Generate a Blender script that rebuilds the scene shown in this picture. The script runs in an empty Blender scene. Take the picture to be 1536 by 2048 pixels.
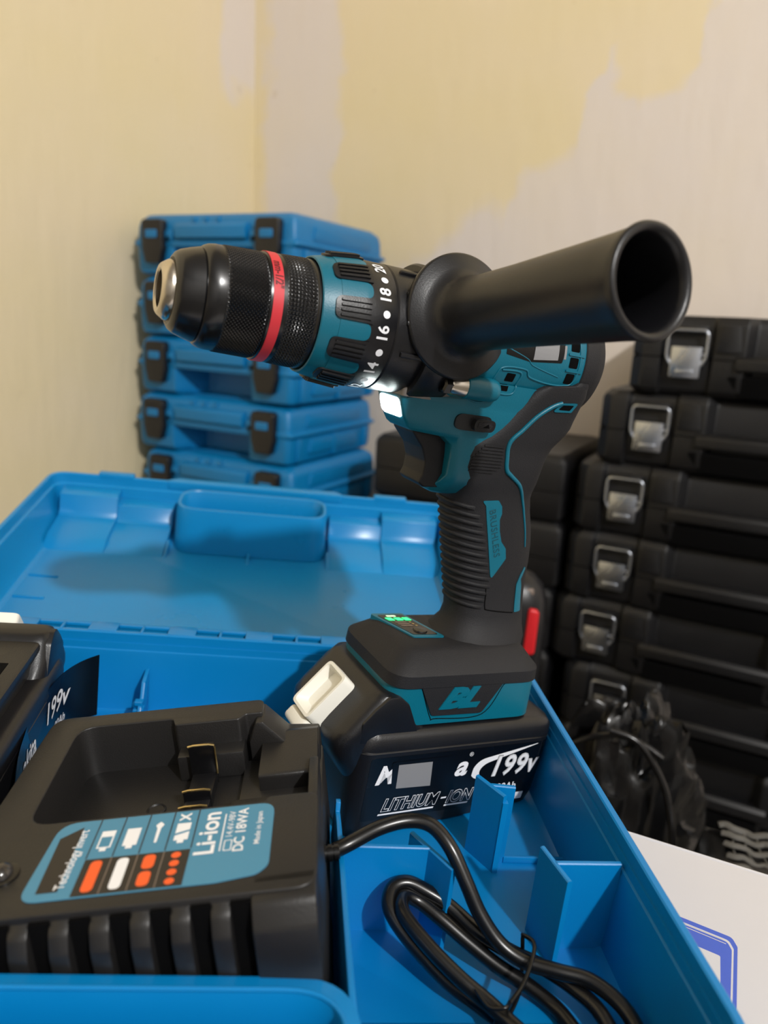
import bpy, bmesh, math, random
from mathutils import Matrix, Vector
from mathutils.bvhtree import BVHTree
random.seed(7)
sc = bpy.context.scene
COL = sc.collection
RAD = math.radians

# ------------------------------------------------------------------ camera, light, exposure
CAMZ = 0.745                      # camera height above the floor, metres


def view_rot(pitch, yaw, roll):
    cp, sp, cy, sy, cr, sr = (math.cos(pitch), math.sin(pitch), math.cos(yaw), math.sin(yaw), math.cos(roll), math.sin(roll))
    rz = Matrix(((cy, -sy, 0), (sy, cy, 0), (0, 0, 1)))
    b = Matrix(((1, 0, 0), (0, 0, -1), (0, 1, 0)))
    rx = Matrix(((1, 0, 0), (0, cp, -sp), (0, sp, cp)))
    rr = Matrix(((cr, -sr, 0), (sr, cr, 0), (0, 0, 1)))
    return rr @ rx @ b @ rz


RW = view_rot(RAD(14.13), 0, RAD(2.9))              # room
RB = view_rot(RAD(14.13), RAD(7.15), RAD(6.58))     # the open case stands a little tilted on its carton
cam_d = bpy.data.cameras.new('camera')
cam = bpy.data.objects.new('camera', cam_d)
COL.objects.link(cam)
cam.matrix_world = Matrix.Translation((0, 0, CAMZ)) @ (RW.transposed() @ Matrix.Diagonal((1, -1, -1))).to_4x4()
cam_d.sensor_width = 36
cam_d.lens = 1538 / 2048 * 36
cam_d.clip_start = 0.01
cam_d.dof.use_dof = True
cam_d.dof.focus_distance = 0.385
cam_d.dof.aperture_fstop = 7.5
sc.camera = cam
MB = Matrix.Translation((0, 0, CAMZ)) @ (RW.transposed() @ RB).to_4x4()   # case frame (metres, from the camera) to world

w = bpy.data.worlds.new('world')
sc.world = w
w.use_nodes = True
w.node_tree.nodes['Background'].inputs[0].default_value = (0.9, 0.95, 1.0, 1)
w.node_tree.nodes['Background'].inputs[1].default_value = 0.02

ld = bpy.data.lights.new('ceiling_bulb', 'POINT')
ld.energy = 352
ld.color = (1.0, 0.985, 0.96)
ld.shadow_soft_size = 0.055
lo = bpy.data.objects.new('ceiling_bulb', ld)
COL.objects.link(lo)
lo.location = (1.365, -1.93, CAMZ + 1.87)

vs = sc.view_settings
vs.view_transform = 'Standard'
vs.look = 'None'
vs.gamma = 1
vs.use_curve_mapping = False
vs.exposure = 0.0
sc.cycles.use_denoising = True

# ------------------------------------------------------------------ materials


def lin(c):
    def f(x):
        x /= 255.0
        return x / 12.92 if x <= 0.04045 else ((x + 0.055) / 1.055) ** 2.4
    return (f(c[0]), f(c[1]), f(c[2]), 1)


MATS = {}


def mat(name, rgb, rough=0.5, metal=0.0, var=0.06, bump=0.0, bscale=900.0, vscale=18.0, emit=0.0, spec=0.5, coat=0.0, sss=0.0, rvar=0.08):
    m = bpy.data.materials.new(name)
    m.use_nodes = True
    nt = m.node_tree
    b = nt.nodes['Principled BSDF']
    tc = nt.nodes.new('ShaderNodeTexCoord')
    n = nt.nodes.new('ShaderNodeTexNoise')
    n.inputs['Scale'].default_value = vscale
    n.inputs['Detail'].default_value = 4
    nt.links.new(tc.outputs['Object'], n.inputs['Vector'])
    mx = nt.nodes.new('ShaderNodeMix')
    mx.data_type = 'RGBA'
    c = lin(rgb)
    mx.inputs['A'].default_value = tuple(min(1, x * (1 - var)) for x in c[:3]) + (1,)
    mx.inputs['B'].default_value = tuple(min(1, x * (1 + var)) for x in c[:3]) + (1,)
    nt.links.new(n.outputs['Fac'], mx.inputs['Factor'])
    nt.links.new(mx.outputs['Result'], b.inputs['Base Color'])
    mr = nt.nodes.new('ShaderNodeMapRange')
    mr.inputs['To Min'].default_value = max(0.02, rough - rvar)
    mr.inputs['To Max'].default_value = min(1, rough + rvar)
    nt.links.new(n.outputs['Fac'], mr.inputs['Value'])
    nt.links.new(mr.outputs['Result'], b.inputs['Roughness'])
    b.inputs['Metallic'].default_value = metal
    b.inputs['Specular IOR Level'].default_value = spec
    b.inputs['Coat Weight'].default_value = coat
    if emit:
        b.inputs['Emission Color'].default_value = c
        b.inputs['Emission Strength'].default_value = emit
    if bump:
        n2 = nt.nodes.new('ShaderNodeTexNoise')
        n2.inputs['Scale'].default_value = bscale
        n2.inputs['Detail'].default_value = 3
        nt.links.new(tc.outputs['Object'], n2.inputs['Vector'])
        bp = nt.nodes.new('ShaderNodeBump')
        bp.inputs['Strength'].default_value = bump
        bp.inputs['Distance'].default_value = 0.0006
        nt.links.new(n2.outputs['Fac'], bp.inputs['Height'])
        nt.links.new(bp.outputs['Normal'], b.inputs['Normal'])
    MATS[name] = m
    return m


mat('blue_plastic', (0, 122, 189), 0.36, var=0.05, bump=0.08, bscale=1400, coat=0.0)
mat('blue_lid', (12, 129, 190), 0.30, var=0.10, bump=0.06, bscale=700, vscale=9, rvar=0.12)
mat('blue_case', (0, 116, 176), 0.42, var=0.06, bump=0.10, bscale=1000)
mat('teal_plastic', (0, 98, 120), 0.38, var=0.06, bump=0.12, bscale=1600)
mat('teal_case', (0, 118, 140), 0.42)
mat('black_rubber', (27, 27, 30), 0.62, var=0.12, bump=0.35, bscale=1900, spec=0.35)
mat('black_plastic', (20, 20, 23), 0.36, var=0.12, bump=0.12, bscale=1500)
mat('trigger_black', (20, 20, 23), 0.55, var=0.1, bump=0.1, bscale=1500, spec=0.35)
mat('charger_plastic', (29, 28, 28), 0.42, var=0.12, bump=0.18, bscale=1300)
mat('black_gloss', (13, 13, 15), 0.22, var=0.1)
mat('chuck_black', (14, 14, 16), 0.25, var=0.1, spec=0.65)
mat('case_black', (11, 11, 14), 0.46, var=0.15, bump=0.2, bscale=900)
mat('void_black', (4, 4, 5), 0.9, spec=0.1)  # near-black; paints in the shade inside slots and recesses, also dark seams
mat('label_black', (7, 7, 9), 0.28)
mat('cord_black', (14, 14, 15), 0.27, var=0.1)
mat('bag_black', (12, 12, 13), 0.22, var=0.2, bump=0.3, bscale=120)
mat('steel', (205, 196, 182), 0.24, metal=1.0)
mat('gear_metal', (128, 122, 118), 0.42, metal=0.35, bump=0.2)
mat('latch_metal', (190, 195, 205), 0.27, metal=1.0)
mat('brass', (225, 200, 140), 0.25, metal=1.0)
mat('red_ring', (200, 48, 58), 0.45)
mat('red_deep', (84, 8, 16), 0.5)
mat('red_plastic', (205, 30, 38), 0.4)
mat('print_white', (235, 236, 240), 0.5, var=0.02)
mat('patch_grey', (132, 132, 134), 0.5, var=0.02)
mat('white_plastic', (238, 236, 226), 0.4, var=0.02, bump=0.05)
mat('paper_white', (206, 204, 207), 0.75, var=0.02, bump=0.1, bscale=300)
mat('paper_edge', (190, 186, 180), 0.85, var=0.1)
mat('print_blue', (72, 98, 196), 0.6, var=0.06, vscale=200)
mat('orange_print', (238, 96, 40), 0.5)
mat('label_blue', (70, 134, 166), 0.42, var=0.03)
mat('dark_print', (38, 34, 30), 0.5)
mat('teal_engrave', (0, 66, 80), 0.6)
mat('led_white', (240, 255, 252), 0.4, emit=11)
mat('led_green', (40, 235, 130), 0.4, emit=1.6)
mat('led_pale', (205, 240, 190), 0.4, emit=0.9)
mat('lamp_grey', (120, 105, 95), 0.4)
mat('lens_dark', (44, 40, 38), 0.12, coat=0.6)
mat('net_grey', (92, 90, 86), 0.8, bump=0.5, bscale=2500)
mat('floor_concrete', (92, 88, 82), 0.7, var=0.25, bump=0.4, bscale=60, vscale=6)
mat('ceiling_paint', (150, 148, 146), 0.8, var=0.02)


def wall_material(name, pts, strip):
    """old limewash: yellow cream coats over whitish filler patches with ragged borders"""
    m = bpy.data.materials.new(name)
    m.use_nodes = True
    nt = m.node_tree
    N = nt.nodes.new
    L = nt.links.new
    b = nt.nodes['Principled BSDF']
    tc = N('ShaderNodeTexCoord')
    n1 = N('ShaderNodeTexNoise')
    n1.inputs['Scale'].default_value = 9
    n1.inputs['Detail'].default_value = 6
    L(tc.outputs['Object'], n1.inputs['Vector'])
    sub = N('ShaderNodeVectorMath')
    sub.operation = 'SUBTRACT'
    sub.inputs[1].default_value = (0.5, 0.5, 0.5)
    L(n1.outputs['Color'], sub.inputs[0])
    scl = N('ShaderNodeVectorMath')
    scl.operation = 'SCALE'
    scl.inputs['Scale'].default_value = 0.16
    L(sub.outputs[0], scl.inputs[0])
    add = N('ShaderNodeVectorMath')
    L(tc.outputs['Object'], add.inputs[0])
    L(scl.outputs[0], add.inputs[1])
    sep = N('ShaderNodeSeparateXYZ')
    L(add.outputs[0], sep.inputs[0])

    def math2(op, a, bb, clamp=False):
        nd = N('ShaderNodeMath')
        nd.operation = op
        nd.use_clamp = clamp
        for i, v in enumerate((a, bb)):
            if isinstance(v, (int, float)):
                nd.inputs[i].default_value = v
            else:
                L(v, nd.inputs[i])
        return nd.outputs[0]
    # object x = distance from the corner along the wall, z = height above the camera
    sx = math2('DIVIDE', sep.outputs['X'], 2.0, True)
    fc = N('ShaderNodeFloatCurve')
    cv = fc.mapping.curves[0]
    while len(cv.points) < len(pts):
        cv.points.new(0.5, 0.5)
    for p, (a, z) in zip(cv.points, pts):
        p.location = (a / 2.0, (z + 1.0) / 2.0)
        p.handle_type = 'VECTOR'
    fc.mapping.update()
    L(sx, fc.inputs['Value'])
    zb = math2('SUBTRACT', math2('MULTIPLY', fc.outputs[0], 2.0), 1.0)
    below = math2('MULTIPLY_ADD', math2('SUBTRACT', zb, sep.outputs['Z']), 26.0)
    below.node.inputs[2].default_value = 0.5
    below.node.use_clamp = True
    st = math2('MULTIPLY', math2('MULTIPLY', math2('SUBTRACT', sep.outputs['X'], strip[0]), 40.0, True),
               math2('MULTIPLY', math2('SUBTRACT', strip[1], sep.outputs['X']), 40.0, True))
    st = math2('MULTIPLY', st, math2('MULTIPLY', math2('SUBTRACT', sep.outputs['Z'], strip[2]), 30.0, True))
    mask = math2('MAXIMUM', below, st)
    n3 = N('ShaderNodeTexNoise')
    n3.inputs['Scale'].default_value = 4.0
    n3.inputs['Detail'].default_value = 8
    L(tc.outputs['Object'], n3.inputs['Vector'])
    mask = math2('MULTIPLY', mask, math2('ADD', math2('MULTIPLY', n3.outputs['Fac'], 0.6), 0.55), True)
    cream = N('ShaderNodeMix')
    cream.data_type = 'RGBA'
    cream.inputs['A'].default_value = lin((226, 210, 164))
    cream.inputs['B'].default_value = lin((230, 214, 188))
    L(n3.outputs['Fac'], cream.inputs['Factor'])
    mx = N('ShaderNodeMix')
    mx.data_type = 'RGBA'
    L(mask, mx.inputs['Factor'])
    L(cream.outputs['Result'], mx.inputs['A'])
    mx.inputs['B'].default_value = lin((222, 212, 206))
    # small stains and scuffs
    n4 = N('ShaderNodeTexNoise')
    n4.inputs['Scale'].default_value = 28
    n4.inputs['Detail'].default_value = 2
    L(tc.outputs['Object'], n4.inputs['Vector'])
    spots = math2('MULTIPLY', math2('SUBTRACT', n4.outputs['Fac'], 0.70), 6.0, True)
    mx2 = N('ShaderNodeMix')
    mx2.data_type = 'RGBA'
    L(math2('MULTIPLY', spots, 0.35), mx2.inputs['Factor'])
    L(mx.outputs['Result'], mx2.inputs['A'])
    mx2.inputs['B'].default_value = lin((168, 140, 98))
    L(mx2.outputs['Result'], b.inputs['Base Color'])
    b.inputs['Roughness'].default_value = 0.62
    n5 = N('ShaderNodeTexNoise')
    n5.inputs['Scale'].default_value = 14
    n5.inputs['Detail'].default_value = 9
    mp = N('ShaderNodeMapping')
    mp.inputs['Scale'].default_value = (2.4, 1, 0.7)
    L(tc.outputs['Object'], mp.inputs['Vector'])
    L(mp.outputs[0], n5.inputs['Vector'])
    bp = N('ShaderNodeBump')
    bp.inputs['Strength'].default_value = 0.35
    bp.inputs['Distance'].default_value = 0.006
    L(n5.outputs['Fac'], bp.inputs['Height'])
    L(bp.outputs['Normal'], b.inputs['Normal'])
    MATS[name] = m
    return m


wall_material('wall_back_paint', [(0, -1), (0.24, -1), (0.27, 0.02), (0.47, 0.17), (0.58, 0.20), (0.61, 0.26), (0.72, 0.31), (0.745, 0.40),
                                  (0.76, 0.46), (0.81, 0.36), (0.905, 0.44), (0.925, 0.54), (1.05, 0.98), (2.0, 0.98)], (0.02, 0.225, -0.2))
wall_material('wall_left_paint', [(0, -1), (2.0, -1)], (-0.5, 0.12, 0.43))

# ------------------------------------------------------------------ mesh helpers (authored in millimetres)


class B:
    """collects shapes; build() links them as one mesh object"""

    def __init__(self):
        self.v = []
        self.f = []

    def add(self, v, f, m=None):
        k = len(self.v)
        if m is not None:
            v = [m @ Vector(p) for p in v]
        self.v += [Vector(p) for p in v]
        self.f += [tuple(i + k for i in q) for q in f]
        return self

    def bm(self, b, m=None):
        b.verts.index_update()
        v = [x.co.copy() for x in b.verts]
        f = [tuple(x.index for x in q.verts) for q in b.faces]
        b.free()
        return self.add(v, f, m)

    def box(self, lo, hi, bev=0.0, seg=2, m=None):
        b = bmesh.new()
        bmesh.ops.create_cube(b, size=1)
        for x in b.verts:
            for i in range(3):
                x.co[i] = lo[i] if x.co[i] < 0 else hi[i]
        if bev:
            bmesh.ops.bevel(b, geom=b.edges[:], offset=bev, segments=seg, profile=0.5, affect='EDGES', clamp_overlap=True)
        return self.bm(b, m)

    def prism(self, pts, lo, hi, bev=0.0, seg=2, m=None, axis='z', sharp=30, top_only=False):
        b = bmesh.new()
        vs_ = [b.verts.new((p[0], p[1], lo)) for p in pts]
        f = b.faces.new(vs_)
        r = bmesh.ops.extrude_face_region(b, geom=[f])
        for x in r['geom']:
            if isinstance(x, bmesh.types.BMVert):
                x.co.z = hi
        bmesh.ops.recalc_face_normals(b, faces=b.faces[:])
        if bev:
            es = [e for e in b.edges if len(e.link_faces) == 2 and e.calc_face_angle(0) > RAD(sharp)]
            if top_only:
                es = [e for e in es if all(abs(x.co.z - hi) < 1e-6 for x in e.verts)]
            bmesh.ops.bevel(b, geom=es, offset=bev, segments=seg, profile=0.5, affect='EDGES', clamp_overlap=True)
        if axis == 'y':      # pts are (x, z), extruded along y
            for x in b.verts:
                x.co = Vector((x.co.x, x.co.z, x.co.y))
        elif axis == 'x':    # pts are (y, z), extruded along x
            for x in b.verts:
                x.co = Vector((x.co.z, x.co.x, x.co.y))
        return self.bm(b, m)

    def loft(self, rings, cap0=True, cap1=True, close=False, m=None):
        n = len(rings[0])
        v = [p for r in rings for p in r]
        f = []
        nr = len(rings)
        for i in range(nr if close else nr - 1):
            a, c = i * n, ((i + 1) % nr) * n
            for j in range(n):
                k = (j + 1) % n
                f.append((a + j, a + k, c + k, c + j))
        if cap0 and not close:
            f.append(tuple(range(n - 1, -1, -1)))
        if cap1 and not close:
            f.append(tuple((nr - 1) * n + j for j in range(n)))
        return self.add(v, f, m)

    def lathe(self, prof, c=(0, 0, 0), n=64, m=None, cap0=False, cap1=False):
        """prof: (x, r) along +x"""
        rings = []
        for x, r in prof:
            rings.append([(c[0] + x, c[1] + r * math.cos(2 * math.pi * j / n), c[2] + r * math.sin(2 * math.pi * j / n)) for j in range(n)])
        return self.loft(rings, cap0, cap1, m=m)

    def tube(self, pts, r, n=10, closed=False, m=None, flat=1.0):
        pts = [Vector(p) for p in pts]
        k = len(pts)
        rs = r if isinstance(r, (list, tuple)) else [r] * k
        up = Vector((0, 0, 1))
        rings = []
        for i in range(k):
            if closed:
                t = pts[(i + 1) % k] - pts[i - 1]
            else:
                t = pts[min(i + 1, k - 1)] - pts[max(i - 1, 0)]
            t.normalize()
            a = up - t * up.dot(t)
            if a.length < 1e-3:
                a = Vector((1, 0, 0)) - t * t.x
            a.normalize()
            up = a
            s = t.cross(a)
            rings.append([pts[i] + a * (rs[i] * math.cos(q)) + s * (rs[i] * flat * math.sin(q)) for q in (2 * math.pi * j / n for j in range(n))])
        return self.loft(rings, True, True, closed, m)

    def build(self, name, material, parent=None, angle=35, org=(0, 0, 0), scale=0.001, flip=True):
        o3 = Vector(org)
        me = bpy.data.meshes.new(name)
        me.from_pydata([tuple((p - o3) * scale) for p in self.v], [], self.f)
        if flip:
            b = bmesh.new()
            b.from_mesh(me)
            bmesh.ops.recalc_face_normals(b, faces=b.faces[:])
            b.to_mesh(me)
            b.free()
        me.materials.append(MATS[material])
        if angle:
            me.shade_smooth()
            me.set_sharp_from_angle(angle=RAD(angle))
        ob = bpy.data.objects.new(name, me)
        COL.objects.link(ob)
        if parent is not None:
            ob.parent = parent
        return ob

    def bvh(self):
        return BVHTree.FromPolygons(self.v, self.f)


def empty(name, label=None, cat=None, group=None, m=None):
    o = bpy.data.objects.new(name, None)
    o.empty_display_size = 0.05
    COL.objects.link(o)
    if m is not None:
        o.matrix_world = m
    return tag(o, label, cat, group)


def tag(o, label=None, cat=None, group=None, kind=None):
    for k, v in (('label', label), ('category', cat), ('group', group), ('kind', kind)):
        if v:
            o[k] = v
    return o


def copy_tree(o, parent=None):
    c = o.copy()
    COL.objects.link(c)
    c.parent = parent
    for ch in list(o.children):
        copy_tree(ch, c)
    return c


def fillet(pts, rad, n=5):
    """round the corners of a polygon; rad: one radius or a list"""
    out = []
    k = len(pts)
    for i in range(k):
        r = rad[i] if isinstance(rad, (list, tuple)) else rad
        p = Vector(pts[i])
        a = (Vector(pts[i - 1]) - p)
        c = (Vector(pts[(i + 1) % k]) - p)
        la, lc = a.length, c.length
        if r <= 0:
            out.append((p.x, p.y))
            continue
        a.normalize()
        c.normalize()
        h = max(-1, min(1, a.dot(c)))
        half = math.acos(h) / 2
        d = min(r / max(math.tan(half), 1e-3), la * 0.48, lc * 0.48)
        p0, p1 = p + a * d, p + c * d
        for j in range(n + 1):
            t = j / n
            q = p0 * ((1 - t) ** 2) + p * (2 * t * (1 - t)) + p1 * (t * t)
            out.append((q.x, q.y))
    return out


def rrect(x0, x1, y0, y1, r, n=5):
    return fillet([(x0, y0), (x1, y0), (x1, y1), (x0, y1)], r, n)


def ring(pts, z):
    return [(p[0], p[1], z) for p in pts]


def spline(pts, n=8):
    """Catmull-Rom through 3D points"""
    P = [Vector(p) for p in pts]
    out = []
    for i in range(len(P) - 1):
        a, b, c, d = P[max(i - 1, 0)], P[i], P[i + 1], P[min(i + 2, len(P) - 1)]
        for j in range(n):
            t = j / n
            out.append(0.5 * ((2 * b) + (c - a) * t + (2 * a - 5 * b + 4 * c - d) * t * t + (3 * b - a - 3 * c + d) * t ** 3))
    out.append(P[-1])
    return out


def fill2d(outline, maxlen=3.0):
    b = bmesh.new()
    vs_ = [b.verts.new((p[0], p[1], 0)) for p in outline]
    es = [b.edges.new((vs_[i], vs_[(i + 1) % len(vs_)])) for i in range(len(vs_))]
    bmesh.ops.triangle_fill(b, use_beauty=True, use_dissolve=False, edges=es)
    for _ in range(5):
        long = [e for e in b.edges if e.calc_length() > maxlen]
        if not long:
            break
        bmesh.ops.subdivide_edges(b, edges=long, cuts=1)
        bmesh.ops.triangulate(b, faces=b.faces[:])
    b.verts.index_update()
    v = [(x.co.x, x.co.y) for x in b.verts]
    f = [tuple(x.index for x in q.verts) for q in b.faces]
    b.free()
    return v, f


def text2d(s, size, shear=0.0, bold=0.0, align='CENTER', space=1.0):
    cu = bpy.data.curves.new('lettering', 'FONT')
    cu.body = s
    cu.size = size
    cu.shear = shear
    cu.offset = bold
    cu.space_character = space
    cu.align_x = align
    cu.align_y = 'CENTER'
    cu.resolution_u = 3
    o = bpy.data.objects.new('lettering', cu)
    me = bpy.data.meshes.new_from_object(o)
    v = [(x.co.x, x.co.y) for x in me.vertices]
    f = [tuple(p.vertices) for p in me.polygons]
    bpy.data.objects.remove(o)
    bpy.data.curves.remove(cu)
    bpy.data.meshes.remove(me)
    return v, f


def xf2(vf, sx=1.0, sy=1.0, rot=0.0, dx=0.0, dy=0.0):
    c, s = math.cos(rot), math.sin(rot)
    return [(c * x * sx - s * y * sy + dx, s * x * sx + c * y * sy + dy) for x, y in vf[0]], vf[1]


def stamp(vf, frame, bvh=None, off=0.15, thick=0.0, b=None):
    """lay a flat 2D mesh on a surface; frame = (origin, right, up)"""
    o, r, u = (Vector(q) for q in frame)
    n = r.cross(u).normalized()
    v3 = []
    for x, y in vf[0]:
        p = o + r * x + u * y
        if bvh is not None:
            hit = bvh.ray_cast(p + n * 80, -n)
            if hit[0] is not None:
                p = hit[0]
        v3.append(p + n * off)
    f = list(vf[1])
    if thick:
        cnt = {}
        for q in f:
            for i in range(len(q)):
                e = (q[i], q[(i + 1) % len(q)])
                k = (min(e), max(e))
                cnt.setdefault(k, []).append(e)
        k0 = len(v3)
        v3 = v3 + [p - n * thick for p in v3]
        for k, es in cnt.items():
            if len(es) == 1:
                a, c = es[0]
                f.append((a, a + k0, c + k0, c))
    b = b or B()
    return b.add(v3, f)


def arc_band(r0, a0, a1, n=24):
    return [(r0 * math.cos(a0 + (a1 - a0) * i / n), r0 * math.sin(a0 + (a1 - a0) * i / n)) for i in range(n + 1)]

# ------------------------------------------------------------------ the room
YAW = RAD(-27)
CORNER = Vector((-0.326, 1.835, CAMZ))
U = Vector((math.cos(YAW), math.sin(YAW), 0))
V = Vector((-math.sin(YAW), math.cos(YAW), 0))
MW = Matrix.Translation(CORNER) @ Matrix.Rotation(YAW, 4, 'Z')          # x along the back wall, y out through it
RX, RY, ZT = 4.6, 4.6, 2.6                                             # room length, depth, ceiling above camera


def slab(name, lo_, hi_, material, m):
    o = B().box([q * 1000 for q in lo_], [q * 1000 for q in hi_]).build(name, material, angle=0)
    o.matrix_world = m
    o['kind'] = 'structure'
    return o


slab('floor', (-0.1, -RY - 0.1, -CAMZ - 0.1), (RX + 0.1, 0.1, -CAMZ), 'floor_concrete', MW)
slab('ceiling', (-0.1, -RY - 0.1, ZT), (RX + 0.1, 0.1, ZT + 0.1), 'ceiling_paint', MW)
slab('wall_back', (0, 0, -CAMZ), (RX, 0.1, ZT), 'wall_back_paint', MW)
slab('wall_right', (RX, -RY, -CAMZ), (RX + 0.1, 0.1, ZT), 'ceiling_paint', MW)
slab('wall_front', (0, -RY - 0.1, -CAMZ), (RX, -RY, ZT), 'ceiling_paint', MW)
MWL = Matrix.Translation(CORNER) @ Matrix.Rotation(YAW - math.pi / 2, 4, 'Z')
slab('wall_left', (-0.1, -0.1, -CAMZ), (RY + 0.1, 0, ZT), 'wall_left_paint', MWL)

# ------------------------------------------------------------------ the cordless drill (x to the chuck, y to its left side, z up)
th, pt = RAD(20.3), RAD(3.7)
xh = Vector((-math.cos(th), -math.sin(th), 0))
yd = Vector((-xh.y, xh.x, 0))
xd = xh * math.cos(pt) + Vector((0, 0, 1)) * math.sin(pt)
zd = xd.cross(yd)
MD = MB @ Matrix.Translation((0.0861, 0.4018, -0.270)) @ Matrix((xd, yd, zd)).transposed().to_4x4()
drill = empty('cordless_drill', 'teal and black cordless drill with side handle standing in the open blue case', 'drill', m=MD)
LEFT = ((-1, 0, 0), (0, 0, 1))        # right and up of things read on the drill's left side
AX = (0, 0, 260.4)


def sup(xb, xf, b, z, n=2.6, k=40):
    c, a = (xb + xf) / 2, (xf - xb) / 2
    pts = []
    for i in range(k):
        t = 2 * math.pi * i / k
        ct, st = math.cos(t), math.sin(t)
        pts.append((c + a * math.copysign(abs(ct) ** (2 / n), ct), b * math.copysign(abs(st) ** (2 / n), st), z))
    return pts


def interp(tab, z):
    for i in range(len(tab) - 1):
        a, c = tab[i], tab[i + 1]
        if a[0] <= z <= c[0]:
            t = (z - a[0]) / (c[0] - a[0])
            return [p + (q - p) * t for p, q in zip(a, c)]
    return tab[0] if z < tab[0][0] else tab[-1]


# z, back x, front x, half width, exponent
GRIP = [(99, -49, 8, 24, 2.6), (103, -50.5, 4, 21.5, 2.6), (108.5, -49.5, 0.5, 18, 2.6), (115, -48.5, -0.5, 16.4, 2.6), (124, -47, 1.2, 15.8, 2.6), (135, -45.5, 4.5, 15.8, 2.6),
        (146, -45.2, 7.5, 16.2, 2.6), (157, -44, 10.5, 16.6, 2.6), (167, -41.5, 13.2, 17, 2.6), (176, -38, 15.5, 17.4, 2.7), (184, -35.4, 18, 18, 2.9),
        (188, -34.2, 20, 18.8, 3.4), (193, -33.4, 22.5, 20.0, 4.5), (200, -32.5, 24, 21.2, 6), (206, -32.6, 24.2, 21.7, 7), (211, -34, 22.5, 22.0, 7), (214, -35.5, 18, 22.6, 6), (217, -37.5, 12.5, 23.2, 6), (222, -41, 7.5, 24.2, 6), (226, -43, 4, 24.8, 6),
        (230, -43.5, 1.2, 25.4, 6), (237, -44.5, -4, 26.8, 6), (243, -45.5, -7.6, 28.5, 6), (246.5, -45, -12, 29.2, 5.5), (249, -43, -30, 29.6, 5), (251, -42, -33, 29.6, 5)]
gb = B().loft([sup(a, c, b_, z, n) for z, a, c, b_, n in GRIP])
# thumb nub under the rear end
grip = gb.build('grip', 'black_rubber', drill, 50)
gbvh = gb.bvh()
nub = B().box((-50, -13, 222), (-32, 13, 231.5), 3.8, 3)
nub.build('rear_bumper', 'black_rubber', grip)

# finger ribs wrapped round the front of the grip
for i in range(14):
    z = 178.5 - i * 4.35
    _, xb, xf, hb, n = interp(GRIP, z)
    rows = []
    cen, a = (xb + xf) / 2, (xf - xb) / 2
    t_end = [1.05, 1.16, 1.22, 1.26, 1.28, 1.3, 1.33, 1.36, 1.38, 1.40, 1.42, 1.36, 1.28, 1.2][i]
    K = 26
    lo_ring = []
    for j in range(K + 1):
        t = -1.2 + (t_end + 1.2) * j / K
        ct, st = math.cos(t), math.sin(t)
        px = cen + a * math.copysign(abs(ct) ** (2 / n), ct)
        py = hb * math.copysign(abs(st) ** (2 / n), st)
        nx, ny = ct / a, st / hb
        l = math.hypot(nx, ny)
        e = min(1, min(j, K - j) / 2)
        dz = -0.10 * (cen + a - px)
        rows.append((px, py, nx / l, ny / l, e, dz))
    rb = B()
    sec = [(-0.6, -1.25), (0.5, -1.1), (0.95, -0.55), (0.95, 0.55), (0.5, 1.1), (-0.6, 1.25)]
    rb.loft([[(px + nx * (o_ * (e if o_ > 0 else 1)), py + ny * (o_ * (e if o_ > 0 else 1)), z + dz + h_) for o_, h_ in sec] for px, py, nx, ny, e, dz in rows])
    rb.build('grip_rib', 'black_rubber', grip, 60)

# thumb texture: fine ribs on the side panel
for i in range(9):
    z = 212.3 - i * 1.75
    x0 = 12.0 + (17.5 - 12.0) * min(1, i / 4.0)
    x1 = -0.2 - 1.4 * min(1, i / 6) + max(0, i - 6) * 2.2
    stamp(fill2d(rrect(-x0, -x1, -0.42, 0.42, 0.3, 2), 4), ((0, 0, z), *LEFT), gbvh, 0.6, 0.9).build('thumb_rib', 'black_rubber', grip, 60)

# teal inlay with its word, and the teal piping
inlay = [(3.2, 182.2), (-6.7, 183.2), (-9.8, 180), (-11.0, 175.7), (-10.4, 172.5), (-12.2, 166.0), (-14.9, 160), (-18.9, 156.1), (-20.6, 150.3), (-13.7, 137.6), (-6.1, 161.1), (0.2, 179.6)]
inl = stamp(fill2d(fillet([(-a, c) for a, c in inlay], 1.2, 3), 3), ((0, 0, 0), *LEFT), gbvh, 0.45, 0.9).build('teal_inlay', 'teal_plastic', grip, 60)
stamp(xf2(text2d('BRUSHLESS', 6.0, 0, 0.06, space=1.12), 0.88, 0.92, RAD(-69.5), 9.0, 164.5), ((0, 0, 0), *LEFT), gbvh, 0.62).build('engraved_word', 'teal_engrave', grip, 0)


def piping(pts, r, name='teal_piping', parent=grip, bv=gbvh, mt='teal_plastic', off=0.15):
    sp = spline([(a, 0, c) for a, c in pts], 8)
    q = []
    for p in sp:
        h = bv.ray_cast(Vector((p.x, 90, p.z)), Vector((0, -1, 0)))
        if h[0] is not None:
            q.append(h[0] + Vector((0, off, 0)))
    n = len(q)
    rs = [r * (1 - 0.7 * max(0, (i / n - 0.55) / 0.45)) for i in range(n)] if name == 'teal_piping' else r
    return B().tube(q, rs, 8).build(name, mt, parent, 60)


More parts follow.
